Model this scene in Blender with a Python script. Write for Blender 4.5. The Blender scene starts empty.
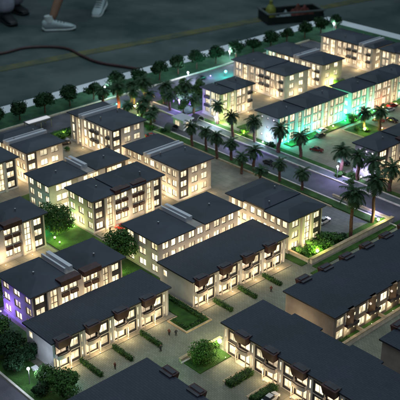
import bpy, math, random
from mathutils import Vector, Matrix
R = math.radians
K = 1/75.0            # the place is an architectural model at 1:75; lengths below are in depicted metres
ZO = 0.70*75          # height of the model board above the hall floor
FLOOR = -ZO
S = bpy.context.scene
COL = S.collection
random.seed(7)
# ------------------------------------------------------------------ materials
MATS = {}
def mat(name, col, rough=.8, var=.25, scale=30., bump=0., metal=0., col2=None, spec=.3, scale2=None, coat=0):
    m = bpy.data.materials.new(name); m.use_nodes = True
    n = m.node_tree.nodes; l = m.node_tree.links; b = n['Principled BSDF']
    tc = n.new('ShaderNodeTexCoord')
    nz = n.new('ShaderNodeTexNoise'); nz.inputs['Scale'].default_value = scale; nz.inputs['Detail'].default_value = 5
    l.new(tc.outputs['Object'], nz.inputs['Vector'])
    mx = n.new('ShaderNodeMix'); mx.data_type = 'RGBA'
    c2 = col2 or tuple(c*(1-var) for c in col)
    c1 = col if col2 else tuple(min(1, c*(1+var)) for c in col)
    mr = n.new('ShaderNodeMapRange'); mr.inputs[1].default_value = .35; mr.inputs[2].default_value = .65
    l.new(nz.outputs['Fac'], mr.inputs[0]); l.new(mr.outputs[0], mx.inputs['Factor'])
    mx.inputs['A'].default_value = (*c1, 1); mx.inputs['B'].default_value = (*c2, 1)
    l.new(mx.outputs['Result'], b.inputs['Base Color'])
    b.inputs['Roughness'].default_value = rough; b.inputs['Metallic'].default_value = metal
    b.inputs['Specular IOR Level'].default_value = spec
    if coat: b.inputs['Coat Weight'].default_value = coat
    if bump:
        nb = n.new('ShaderNodeTexNoise'); nb.inputs['Scale'].default_value = scale2 or scale*6
        l.new(tc.outputs['Object'], nb.inputs['Vector'])
        bp = n.new('ShaderNodeBump'); bp.inputs['Strength'].default_value = bump; bp.inputs['Distance'].default_value = .004
        l.new(nb.outputs['Fac'], bp.inputs['Height']); l.new(bp.outputs['Normal'], b.inputs['Normal'])
    MATS[name] = m; return m
def brickmat(name, c1, c2, mort, bw, bh, rough=.85, msize=.06, rot=0, vertical=False, noise=.35, bump=.5):
    m = bpy.data.materials.new(name); m.use_nodes = True
    n = m.node_tree.nodes; l = m.node_tree.links; b = n['Principled BSDF']
    tc = n.new('ShaderNodeTexCoord'); mp = n.new('ShaderNodeMapping'); mp.inputs['Scale'].default_value = (75, 75, 75)
    mp.inputs['Rotation'].default_value = (0, 0, rot)
    l.new(tc.outputs['Object'], mp.inputs['Vector'])
    src = mp.outputs['Vector']
    if vertical:                       # u = x + y, v = z : courses run level on every wall
        sx = n.new('ShaderNodeSeparateXYZ'); l.new(src, sx.inputs[0])
        ad = n.new('ShaderNodeMath'); l.new(sx.outputs[0], ad.inputs[0]); l.new(sx.outputs[1], ad.inputs[1])
        cb = n.new('ShaderNodeCombineXYZ'); l.new(ad.outputs[0], cb.inputs[0]); l.new(sx.outputs[2], cb.inputs[1]); src = cb.outputs[0]
    br = n.new('ShaderNodeTexBrick'); l.new(src, br.inputs['Vector'])
    br.inputs['Color1'].default_value = (*c1, 1); br.inputs['Color2'].default_value = (*c2, 1); br.inputs['Mortar'].default_value = (*mort, 1)
    br.inputs['Scale'].default_value = 1; br.inputs['Brick Width'].default_value = bw; br.inputs['Row Height'].default_value = bh
    br.inputs['Mortar Size'].default_value = msize; br.inputs['Mortar Smooth'].default_value = .3
    nz = n.new('ShaderNodeTexNoise'); nz.inputs['Scale'].default_value = 9; nz.inputs['Detail'].default_value = 6
    l.new(tc.outputs['Object'], nz.inputs['Vector'])
    mr = n.new('ShaderNodeMapRange'); mr.inputs[1].default_value = .38; mr.inputs[2].default_value = .62
    mr.inputs[3].default_value = 1-noise; mr.inputs[4].default_value = 1+noise*.4
    nz2 = n.new('ShaderNodeTexNoise'); nz2.inputs['Scale'].default_value = 2.6; nz2.inputs['Detail'].default_value = 8; nz2.inputs['Roughness'].default_value = .7; l.new(tc.outputs['Object'], nz2.inputs['Vector'])
    av = n.new('ShaderNodeMath'); av.operation = 'ADD'; l.new(nz.outputs['Fac'], av.inputs[0]); l.new(nz2.outputs['Fac'], av.inputs[1])
    hv = n.new('ShaderNodeMath'); hv.operation = 'MULTIPLY'; hv.inputs[1].default_value = .5; l.new(av.outputs[0], hv.inputs[0])
    l.new(hv.outputs[0], mr.inputs[0])
    mx = n.new('ShaderNodeVectorMath'); mx.operation = 'SCALE'
    l.new(br.outputs['Color'], mx.inputs[0]); l.new(mr.outputs[0], mx.inputs['Scale'])
    l.new(mx.outputs[0], b.inputs['Base Color'])
    bp = n.new('ShaderNodeBump'); bp.inputs['Strength'].default_value = bump; bp.inputs['Distance'].default_value = .002; bp.invert = True
    l.new(br.outputs['Fac'], bp.inputs['Height']); l.new(bp.outputs['Normal'], b.inputs['Normal'])
    b.inputs['Roughness'].default_value = rough; b.inputs['Specular IOR Level'].default_value = .3
    MATS[name] = m; return m
def glow(name, col, strength, vary=True, hot=None):
    m = bpy.data.materials.new(name); m.use_nodes = True
    n = m.node_tree.nodes; l = m.node_tree.links; b = n['Principled BSDF']
    b.inputs['Base Color'].default_value = (.35, .33, .28, 1); b.inputs['Roughness'].default_value = .25
    b.inputs['Emission Color'].default_value = (*col, 1)
    if vary:
        oi = n.new('ShaderNodeObjectInfo'); tc = n.new('ShaderNodeTexCoord')
        ad = n.new('ShaderNodeVectorMath'); ad.operation = 'ADD'
        l.new(tc.outputs['Object'], ad.inputs[0]); l.new(oi.outputs['Location'], ad.inputs[1])
        nz = n.new('ShaderNodeTexNoise'); nz.inputs['Scale'].default_value = 55; nz.inputs['Detail'].default_value = 1.5
        l.new(ad.outputs[0], nz.inputs['Vector'])
        m1 = n.new('ShaderNodeMapRange'); m1.inputs[1].default_value = .3; m1.inputs[2].default_value = .7; m1.inputs[3].default_value = .42; m1.inputs[4].default_value = 1.6
        l.new(nz.outputs['Fac'], m1.inputs[0])
        m2 = n.new('ShaderNodeMapRange'); m2.inputs[3].default_value = .45; m2.inputs[4].default_value = 1.4
        l.new(oi.outputs['Random'], m2.inputs[0])
        mu = n.new('ShaderNodeMath'); mu.operation = 'MULTIPLY'; l.new(m1.outputs[0], mu.inputs[0]); l.new(m2.outputs[0], mu.inputs[1])
        mu2 = n.new('ShaderNodeMath'); mu2.operation = 'MULTIPLY'; mu2.inputs[1].default_value = strength; l.new(mu.outputs[0], mu2.inputs[0])
        l.new(mu2.outputs[0], b.inputs['Emission Strength'])
        if hot:
            mx = n.new('ShaderNodeMix'); mx.data_type = 'RGBA'; mx.inputs['A'].default_value = (*col, 1); mx.inputs['B'].default_value = (*hot, 1)
            l.new(m1.outputs[0], mx.inputs['Factor']); l.new(mx.outputs['Result'], b.inputs['Emission Color'])
    else: b.inputs['Emission Strength'].default_value = strength
    MATS[name] = m; return m
mat('stone', (.62, .59, .55), .8, .14, 25, .15)
mat('stone_grey', (.62, .61, .64), .8, .12, 25, .15)
mat('pilaster', (.66, .63, .59), .7, .08, 20)
mat('dark_wall', (.05, .052, .068), .6, .25, 20, .1)
mat('tan_wall', (.26, .24, .235), .8, .15, 25, .15)
mat('brown', (.055, .024, .026), .55, .3, 60, .1)
mat('roof', (.029, .039, .060), .6, .32, 7, .25)
brickmat('slate', (.030, .041, .064), (.024, .034, .056), (.014, .021, .036), 1.3, .55, .6, .05, noise=.2, bump=.35)
mat('beam', (.50, .54, .62), .35, .06, 20)
mat('eave', (.30, .29, .28), .6, .1, 30)
mat('frame', (.12, .085, .075), .5, .2, 60)
mat('white_frame', (.72, .70, .66), .5, .06, 60)
mat('rail', (.66, .60, .56), .4, .08, 60)
mat('tan', (.30, .20, .13), .7, .3, 40, .2)
mat('border', (.62, .68, .74), .5, .06, 6)
mat('board_side', (.42, .40, .38), .5, .1, 10)
mat('asphalt', (.088, .092, .118), .75, .22, 18, .4, scale2=500)
mat('kerb', (.62, .60, .56), .8, .15, 60)
mat('kerb_tan', (.45, .36, .24), .8, .2, 60)
brickmat('paver', (.26, .285, .235), (.205, .23, .19), (.15, .165, .14), .85, .42, .85, .05)
brickmat('court', (.30, .285, .23), (.25, .24, .20), (.18, .175, .15), 2.2, 2.2, .85, .05)
brickmat('yard', (.23, .25, .25), (.20, .215, .225), (.14, .15, .155), 1.6, 1.6, .8, .05)
mat('lawn', (.055, .15, .03), .95, .5, 28, .9, col2=(.022, .07, .014), scale2=420)
mat('lawn_far', (.04, .125, .06), .95, .4, 30, .8, col2=(.022, .075, .045), scale2=380)
mat('leaf', (.06, .16, .035), .7, .5, 70, col2=(.02, .06, .018), spec=.2)
mat('leaf_dark', (.022, .066, .028), .75, .5, 60, col2=(.008, .026, .012), spec=.15)
mat('leaf_bright', (.10, .26, .045), .7, .4, 70, col2=(.035, .11, .02), spec=.2)
mat('leaf_red', (.075, .02, .02), .7, .4, 70, col2=(.02, .03, .012), spec=.2)
mat('palm_leaf', (.035, .10, .04), .6, .4, 60, col2=(.012, .035, .015), spec=.3)
mat('bark', (.10, .06, .045), .9, .4, 120, .6)
mat('palm_trunk', (.15, .085, .065), .9, .35, 150, .6)
mat('car_white', (.65, .66, .68), .25, .03, 20, coat=.6)
mat('car_black', (.02, .02, .025), .25, .1, 20, coat=.6)
mat('car_red', (.38, .02, .018), .3, .1, 20, coat=.6)
mat('car_maroon', (.12, .015, .015), .3, .1, 20, coat=.6)
mat('car_glass', (.02, .025, .03), .1, .05, 20, spec=.6)
mat('rubber', (.015, .015, .015), .8, .1, 40)
mat('metal', (.35, .36, .38), .4, .1, 40, metal=.7)
mat('white', (.72, .74, .78), .5, .05, 20)
mat('pool', (.50, .50, .68), .3, .08, 40)
mat('figure_red', (.15, .05, .045), .6, .2, 200)
mat('figure_dark', (.04, .04, .06), .6, .2, 200)
mat('floor_paint', (.036, .062, .062), .45, .35, 2.2, .2, col2=(.105, .135, .140), scale2=60)
mat('yellow_paint', (.15, .14, .06), .6, .3, 7, col2=(.065, .09, .07))
mat('cable', (.075, .042, .044), .5, .15, 20)
mat('skin', (.30, .17, .12), .55, .08, 30)
mat('shoe', (.42, .52, .56), .6, .06, 30, .1)
mat('sole', (.50, .58, .60), .7, .05, 30)
mat('dark_shoe', (.02, .022, .025), .5, .1, 30)
mat('trousers', (.34, .36, .46), .8, .2, 12, .3)
mat('cloth_dark', (.03, .035, .045), .85, .2, 20, .2)
mat('hair', (.01, .008, .007), .6, .2, 90)
mat('trim_grey', (.09, .11, .11), .5, .1, 10)
mat('tray', (.012, .018, .018), .5, .2, 20)
mat('paper', (.20, .25, .27), .7, .2, 9, .2)
mat('rust_cloth', (.10, .03, .025), .85, .4, 30, .5)
mat('yellow_thing', (.22, .24, .05), .6, .25, 30)
glow('win', (1., .68, .33), 1.25, hot=(1., .88, .58))
glow('win_stair', (1., .70, .32), 1.1, hot=(1., .84, .52))
glow('win_slit', (.9, .88, 1.), 1.2)
glow('win_pink', (1., .62, .38), 1.05, hot=(1., .78, .52))
glow('lamp_white', (.78, .88, 1.), 22, False)
glow('lamp_warm', (1., .82, .40), 16, False)
glow('lamp_green', (.35, 1., .15), 9, False)
glow('lamp_teal', (.1, 1., .75), 8, False)
glow('lamp_purple', (.38, .22, 1.), 9, False)
glow('lamp_lantern', (1., .86, .7), .75, False)
glow('canopy_glow', (.86, .9, 1.), .55, False)
# ------------------------------------------------------------------ mesh helper
class M:
    def __init__(s): s.v = []; s.f = []; s.m = []; s.mats = []; s.smooth = []
    def mi(s, name):
        if name not in s.mats: s.mats.append(name)
        return s.mats.index(name)
    def add(s, vs, fs, mt, sm=False):
        o = len(s.v); s.v += [tuple(v) for v in vs]; k = s.mi(mt)
        for f in fs: s.f.append(tuple(o+i for i in f)); s.m.append(k); s.smooth.append(sm)
    def box(s, x0, x1, y0, y1, z0, z1, mt, T=None):
        vs = [(x, y, z) for z in (z0, z1) for x, y in ((x0, y0), (x1, y0), (x1, y1), (x0, y1))]
        if T: vs = [T @ Vector(v) for v in vs]
        s.add(vs, [(3, 2, 1, 0), (4, 5, 6, 7), (0, 1, 5, 4), (1, 2, 6, 5), (2, 3, 7, 6), (3, 0, 4, 7)], mt)
    def prism(s, pts, z0, z1, mt, T=None, sm=False):
        n = len(pts); vs = [(x, y, z0) for x, y in pts]+[(x, y, z1) for x, y in pts]
        if T: vs = [T @ Vector(v) for v in vs]
        s.add(vs, [tuple(range(n-1, -1, -1)), tuple(range(n, 2*n))], mt)
        s.add(vs, [(i, (i+1) % n, n+(i+1) % n, n+i) for i in range(n)], mt, sm)
    def tube(s, pts, rad, mt, n=8, cap=True, sm=True):
        rings = []
        for i, p in enumerate(pts):
            p = Vector(p); a = Vector(pts[max(0, i-1)]); b = Vector(pts[min(len(pts)-1, i+1)])
            d = (b-a).normalized(); u = d.orthogonal().normalized() if abs(d.z) > .9 else d.cross(Vector((0, 0, 1))).normalized()
            if abs(d.z) > .9: u = (Vector((1, 0, 0)) - d*d.x).normalized()
            w = d.cross(u); r = rad[i] if hasattr(rad, '__len__') else rad
            rings += [p+(u*math.cos(2*math.pi*k/n)+w*math.sin(2*math.pi*k/n))*r for k in range(n)]
        fs = [(i*n+k, i*n+(k+1) % n, (i+1)*n+(k+1) % n, (i+1)*n+k) for i in range(len(pts)-1) for k in range(n)]
        s.add(rings, fs, mt, sm)
        if cap: s.add(rings[:n], [tuple(range(n-1, -1, -1))], mt); s.add(rings[-n:], [tuple(range(n))], mt)
    def ball(s, c, r, mt, n=12, sz=1.):
        vs = []; fs = []
        for i in range(n//2+1):
            t = math.pi*i/(n//2)
            for k in range(n):
                p = 2*math.pi*k/n; vs.append((c[0]+r*math.sin(t)*math.cos(p), c[1]+r*math.sin(t)*math.sin(p), c[2]+r*sz*math.cos(t)))
        for i in range(n//2):
            for k in range(n): fs.append((i*n+k, (i+1)*n+k, (i+1)*n+(k+1) % n, i*n+(k+1) % n))
        s.add(vs, fs, mt, True)
    def mesh(s, name):
        me = bpy.data.meshes.new(name)
        me.from_pydata([(a*K, b*K, c*K) for a, b, c in s.v], [], s.f)
        for m in s.mats: me.materials.append(MATS[m])
        me.polygons.foreach_set('material_index', s.m); me.polygons.foreach_set('use_smooth', s.smooth)
        me.update(); return me
    def build(s, name, parent=None, loc=(0, 0, 0), rot=0):
        return inst(name, s.mesh(name), parent, loc, rot)
def inst(name, me, parent=None, loc=(0, 0, 0), rot=0, scale=1):
    o = bpy.data.objects.new(name, me); COL.objects.link(o)
    o.location = (loc[0]*K, loc[1]*K, (loc[2]+(0 if parent else ZO))*K)
    o.rotation_euler = (0, 0, rot)
    if scale != 1: o.scale = (scale,)*3 if not hasattr(scale, '__len__') else scale
    if parent: o.parent = parent
    return o
def thing(name, label, cat, loc=(0, 0, 0), rot=0, group=None):
    return tag(inst(name, None, None, loc, rot), label, cat, group)
def tag(o, label, cat, group=None):
    o['label'] = label; o['category'] = cat
    if group: o['group'] = group
    return o
def struct(name, bm):
    o = bm.build(name); o['kind'] = 'structure'; return o
def copy_tree(o, loc, rot=None, scale=None, label=None):
    r = o.copy(); COL.objects.link(r); r.location = (loc[0]*K, loc[1]*K, (loc[2]+ZO)*K)
    if rot is not None: r.rotation_euler = (0, 0, rot)
    if scale is not None: r.scale = (scale,)*3 if not hasattr(scale, '__len__') else scale
    if label: r['label'] = label
    def rec(a, b):
        for ch in list(a.children):
            c = ch.copy(); COL.objects.link(c); c.parent = b; rec(ch, c)
    rec(o, r); return r
def point(parent, z, col, power, r=.4, loc=None):
    L = bpy.data.lights.new('bulb', 'POINT'); L.color = col; L.energy = power; L.shadow_soft_size = r*K
    o = bpy.data.objects.new('bulb_light', L); COL.objects.link(o); o.parent = parent
    o.location = (loc[0]*K, loc[1]*K, z*K) if loc else (0, 0, z*K); return o
# ------------------------------------------------------------------ setting
def sheet(name, rects, z, mt, th=.06, z0=None):
    m = M()
    for x0, x1, y0, y1 in rects: m.box(x0, x1, y0, y1, (z-th) if z0 is None else z0, z, mt)
    return struct(name, m)
m = M(); m.box(-900, 300, -300, 1300, FLOOR-2, FLOOR, 'floor_paint'); struct('floor', m)
# faded yellow line painted on the floor
m = M()
P0 = Vector((-463, 262)); P1 = Vector((-436, 450)); d = (P1-P0).normalized(); nrm = Vector((d.y, -d.x))*4.5
pts = []
random.seed(3)
A_, B_ = P0-d*120, P0+d*420
q = [A_-nrm, B_-nrm, B_+nrm, A_+nrm]
m.prism([(p.x, p.y) for p in q], FLOOR, FLOOR+.3, 'yellow_paint'); struct('floor_line', m)
# model board
X0, X1, Y0, Y1 = -282, -30, 30, 347
m = M()
m.box(X0, X1, Y0, Y1, -4, -.3, 'board_side'); m.box(X0+.3, X1-.3, Y0+.3, Y1-.3, -.3, 0, 'border')
b = thing('display_table', 'large pale display table whose grey-white rim frames the whole model estate', 'table', (0, 0, 0))
m.build('table_top', b)
m = M(); m.box(X0+14, X1-14, Y0+14, Y1-14, FLOOR, -4, 'board_side'); m.build('plinth', b)
sheet('paving', [(-261, -40, 40, 333)], .1, 'court', z0=.0)
sheet('paving_brick', [(-134.6, -100.6, 78, 132), (-134.6, -118.6, 132, 157), (-127, -117.6, 157, 200)], .2, 'paver', z0=.1)
sheet('paving_yard', [(-159, -129.4, 172.5, 186.6), (-252, -205, 176, 189.5), (-156, -129.4, 158, 172.5)], .2, 'yard', z0=.1)
sheet('paving_lane', [(-99.4, -90.8, 130, 200)], .2, 'paver', z0=.1)
sheet('border_lawn', [(-274, -261.2, 40, 339), (-261.2, -60, 310, 339)], .35, 'lawn_far', z0=0)
sheet('road', [(-259.8, -247, 40, 309), (-247, -50, 190.6, 201), (-165, -100, 55, 74.6)], .24, 'asphalt', z0=.1)
mat('path_dark', (.12, .15, .155), .8, .2, 30)
sheet('pavement', [(-246.6, -50, 201.5, 204.8)], .34, 'path_dark', z0=.1)
lawns = [(-192, -165, 114.6, 126), (-163, -147.5, 115, 124.6), (-146, -127.6, 116.8, 121.2), (-133.4, -127.6, 114.0, 116.8),
  (-147, -129.4, 155, 157.2), (-140, -129.4, 158.3, 173), (-132.6, -129.4, 173, 191), (-146, -132.6, 187, 191),
  (-127.6, -125.8, 157, 195), (-125.6, -120, 154, 160), (-119.3, -114.2, 105.8, 115.0), (-165, -147.2, 75.4, 87.4), (-147.2, -122, 75.4, 82),
  (-246, -226, 186.8, 189.6), (-225, -160, 186.8, 190), (-160, -146, 187.4, 190), (-226, -60, 205.2, 207.6), (-181, -171, 235, 246), (-246.4, -243, 60, 186.6), (-246.6, -229, 205.2, 240),
  (-212, -207, 124, 151), (-178, -165, 85, 112), (-246.4, -243.4, 240.2, 292), (-186.9, -183.4, 211, 280), (-212, -208, 246, 300), (-226, -222, 163, 176), (-150, -147.4, 90, 114), (-233, -217, 176, 179.6), (-208, -204, 210, 240), (-113.5, -108.3, 108.1, 114.4)]
m = M()
for r in lawns[:-1]: m.box(*r, .1, .42, 'lawn')
struct('lawn', m)
m = M()
for (x0, x1, y0, y1) in [(-261.2, -260.8, 40, 309), (-246.9, -246.5, 40, 190), (-247, -50, 190.1, 190.6), (-247, -50, 201, 201.5), (-247, -50, 204.8, 205.2), (-165, -100, 74.8, 75.3),
      (-119.8, -119.3, 105.3, 115.6), (-100, -99.5, 130, 134.5)]: m.box(x0, x1, y0, y1, .05, .55, 'kerb')
for (x0, x1, y0, y1) in [(-225, -146, 186.3, 186.8), (-181.4, -170.6, 234.5, 235), (-181.4, -181, 235, 246.5), (-171, -170.6, 235, 246.5), (-146.3, -146, 114, 121.6), (-146, -127.2, 121.2, 121.6), (-127.6, -127.2, 113.6, 121.2), (-133.8, -127.6, 113.6, 114), (-133.8, -133.4, 114, 116.4)]: m.box(x0, x1, y0, y1, .05, .5, 'kerb_tan')
struct('kerb', m)
m = M(); m.box(-243.5, -238.6, 157.6, 161.0, .1, .5, 'pool'); struct('pool', m)
# strips in front of the terrace doors
sheet('path', [(-135.6, -134.2, 83, 116.5), (-133.4, -131.4, 121.8, 153.5), (-182, -178, 86, 113), (-178.6, -175.8, 127, 155)], .32, 'court', z0=.1)
# ------------------------------------------------------------------ windows
WC = {}
def win_meshes(w, h, style):
    key = (round(w, 2), round(h, 2), style)
    if key in WC: return WC[key]
    fm = 'white_frame' if 'W' in style else 'frame'
    t = .09; f = M()
    f.box(0, w, -.16, .02, 0, t, fm); f.box(0, w, -.16, .02, h-t, h, fm)
    f.box(0, t, -.16, .02, t, h-t, fm); f.box(w-t, w, -.16, .02, t, h-t, fm)
    nv = 1 if w > 1.75 else 0
    if w > 3.0: nv = 2
    for i in range(nv):
        a = w*(i+1)/(nv+1); f.box(a-.05, a+.05, -.13, .01, t, h-t, fm)
    if h > 4:
        nh = int(h/1.5)
        for i in range(1, nh): z = h*i/nh; f.box(t, w-t, -.12, 0, z-.05, z+.05, fm)
    
    p = M(); gm = {'S': 'win_stair', 'L': 'win_slit', 'P': 'win_pink'}.get(style[0], 'win')
    p.add([(t/2, .0, t/2), (w-t/2, .0, t/2), (w-t/2, .0, h-t/2), (t/2, .0, h-t/2)], [(0, 1, 2, 3)], gm)
    r = (f.mesh('window'), p.mesh('pane')); WC[key] = r; return r
def put_win(root, T, ang, a, d, z, w, h, style='D', name='window'):
    fm, pm = win_meshes(w, h, style)
    p = T @ Vector((a, -d, z))
    o = inst(name, fm, root, p, ang); inst('pane', pm, o); return o
# facades are made in a frame with x along the wall and -y outwards
def Tm(x, y, ang): return Matrix.Translation((x, y, 0)) @ Matrix.Rotation(ang, 4, 'Z')
INS = .5
def opening(W, T, a0, a1, z0, z1, wa, wb, za, zb, mt, d=0.):
    """wall of the cell a0..a1 x z0..z1 with a hole wa..wb x za..zb, front at distance d"""
    y0, y1 = -d, INS
    if wa > a0: W.box(a0, wa, y0, y1, z0, z1, mt, T)
    if a1 > wb: W.box(wb, a1, y0, y1, z0, z1, mt, T)
    if za > z0: W.box(wa, wb, y0, y1, z0, za, mt, T)
    if z1 > zb: W.box(wa, wb, y0, y1, zb, z1, mt, T)
def facade(root, W, x, y, ang, length, spec, floors=3, fh=3.1, z0=.3, top=9.7, mt='stone', wst='D', parapet='brown'):
    T = Tm(x, y, ang)
    tot = sum(s[1] for s in spec); k = length/tot; a = 0
    for seg in spec:
        t, w = seg[0], seg[1]*k; b = a+w
        opt = seg[2] if len(seg) > 2 else None
        if t == 'x': W.box(a, b, 0, INS, 0, top, opt or mt, T)
        elif t == 's':      # projecting stair bay: tall lit glazing between two pilasters
            pw = w*.2; W.box(a, a+pw, -.7, INS, 0, top-.02, 'pilaster', T); W.box(b-pw, b, -.7, INS, 0, top-.02, 'pilaster', T)
            W.box(a+pw, b-pw, -.1, INS, 0, .7, mt, T); W.box(a+pw, b-pw, -.1, INS, top-.5, top-.02, 'pilaster', T)
            put_win(root, T, ang, a+pw, -.05, .7, w-2*pw, top-1.2, 'S', 'stair_window')
        else:
            for i in range(floors):
                za = z0+i*fh if i else 0; zb = z0+(i+1)*fh if i < floors-1 else top; zf = z0+i*fh
                if t == 'w' or t == 'W':
                    ww = w*(.70 if t == 'w' else .78); wa = a+(w-ww)/2; h = 1.95
                    opening(W, T, a, b, za, zb, wa, wa+ww, zf+.75, zf+.75+h, opt or mt)
                    put_win(root, T, ang, wa, -.28, zf+.75, ww, h, wst)
                elif t == 'd':
                    ww = w*.72; wa = a+(w-ww)/2; h = 1.95
                    opening(W, T, a, b, za, zb, wa, wa+ww, zf+.6, zf+.6+h, 'dark_wall', .12)
                    put_win(root, T, ang, wa, -.22, zf+.6, ww, h, wst)
                elif t == 't':     # tall french window, slim
                    ww = w*.84; wa = a+(w-ww)/2; h = 2.6
                    opening(W, T, a, b, za, zb, wa, wa+ww, zf+.25, zf+.25+h, opt or mt)
                    put_win(root, T, ang, wa, -.25, zf+.25, ww, h, wst)
                elif t == 'l':
                    ww = w*.34; wa = a+(w-ww)/2; h = .75
                    opening(W, T, a, b, za, zb, wa, wa+ww, zf+1.5, zf+1.5+h, opt or mt)
                    put_win(root, T, ang, wa, -.2, zf+1.5, ww, h, 'L')
                elif t == 'k':     # window over a dark balcony box
                    ww = w*.7; wa = a+(w-ww)/2; h = 1.7
                    opening(W, T, a, b, za, zb, wa, wa+ww, zf+1.1, zf+1.1+h, opt or mt)
                    put_win(root, T, ang, wa, -.3, zf+1.1, ww, h, wst)
                    if i == 0: continue
                    bl = M(); bl.box(0, w*.84, -.7, 0, 0, .12, 'dark_wall'); bl.box(0, w*.84, -.7, -.58, .12, .85, 'dark_wall'); bl.box(0, .1, -.58, 0, .12, .85, 'dark_wall'); bl.box(w*.84-.1, w*.84, -.58, 0, .12, .85, 'dark_wall')
                    o = bl.build('balcony', root, T @ Vector((a+w*.08, 0, zf+.05)), ang)
                elif t == 'b':     # two-window bay with brown balcony fronts
                    pw = w*.06; ww = (w-3*pw)/2; h = 1.85
                    for j in range(2):
                        wa = a+pw+j*(ww+pw)
                        opening(W, T, a if j == 0 else wa-pw/2, wa+ww+(pw/2 if j == 0 else pw), za, zb, wa, wa+ww, zf+.9, zf+.9+h, 'pilaster')
                        put_win(root, T, ang, wa, -.3, zf+.9, ww, h, wst)
                        bl = M(); bl.box(0, ww*.9, -.55, 0, 0, .8, parapet)
                        if i: bl.build('balcony', root, T @ Vector((wa+ww*.05, 0, zf-.05)), ang)
        if t == 'b':
            pr = M(); pr.box(a-.1, b+.1, -1.0, .6, top-.1, top+1.2, parapet, T); pr.box(a-.1, b+.1, .6, 1.4, top+.35, top+1.15, parapet, T); pr.build('parapet', root)
        a = b
def hip_roof(W, x0, x1, y0, y1, z, over=.8, rise=.85, mt='roof', cut=(0, 0, 0, 0)):
    a, b, c, d = x0-over+cut[0], x1+over-cut[1], y0-over+cut[2], y1+over-cut[3]
    W.box(a+.15, b-.15, c+.15, d-.15, z, z+.16, 'eave')
    W.box(a, b, c, d, z+.16, z+.42, mt)
    lx, ly = b-a, d-c; m_ = min(lx, ly)*.5*.9; zt = z+.42
    i = [(a+.05, c+.05), (b-.05, c+.05), (b-.05, d-.05), (a+.05, d-.05)]
    j = [(a+m_, c+m_), (b-m_, c+m_), (b-m_, d-m_), (a+m_, d-m_)]
    vs = [(p[0], p[1], zt+.005) for p in i]+[(p[0], p[1], zt+rise) for p in j]
    W.add(vs, [(0, 1, 5, 4), (1, 2, 6, 5), (2, 3, 7, 6), (3, 0, 4, 7), (4, 5, 6, 7)], mt)
FS = {  # facade recipes
 'kx': [('d', 3.6), ('s', 3.8), ('b', 5.6), ('x', 1.2, 'stone_grey'), ('b', 5.0), ('s', 3.4), ('d', 3.2)],
 'lx': [('x', .8), ('t', 1.9), ('t', 1.9), ('s', 4.2), ('t', 2.2), ('x', .6), ('t', 2.2), ('k', 2.6), ('x', .5), ('k', 2.6), ('t', 2.2), ('x', .6), ('t', 1.9), ('k', 2.2), ('x', .7)],
 'tt': [('t', 2.6), ('t', 1.6), ('x', .5), ('t', 2.6), ('s', 3.4), ('t', 1.7), ('t', 2.6), ('x', .6), ('t', 2.6), ('t', 1.7), ('s', 3.4), ('t', 2.6), ('x', .5), ('t', 1.8), ('t', 2.6)],
 'tshort': [('x', .4), ('t', 2.0), ('s', 3.), ('x', .5), ('t', 2.2), ('t', 1.6), ('x', .4), ('k', 2.0)],
 'end2': [('x', 1.2), ('w', 2.6), ('x', 1.2), ('w', 2.6), ('x', 1.2)],
 'end3': [('d', 3.), ('x', 1), ('W', 2.8), ('x', .6), ('W', 2.8), ('x', .6)],
 'slit': [('x', .8), ('l', 2.6), ('l', 2.6), ('l', 2.6), ('x', .8)],
 'grid': [('x', .4), ('w', 2.6), ('w', 2.0), ('w', 2.6), ('x', .5), ('w', 2.6), ('w', 2.6), ('w', 2.0), ('x', .5), ('w', 2.6), ('w', 2.0), ('w', 2.6), ('x', .4)],
 'mend': [('w', 3.), ('x', .6), ('w', 3.), ('x', .8), ('w', 2.6)],
 'm3x': [('x', .5), ('W', 3.2), ('x', .4), ('s', 4.4), ('d', 3.6)],
 'tend': [('x', .8), ('k', 2.4), ('t', 1.8), ('t', 1.8), ('x', .6)],
 'back': [('x', 1)],
}
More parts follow.
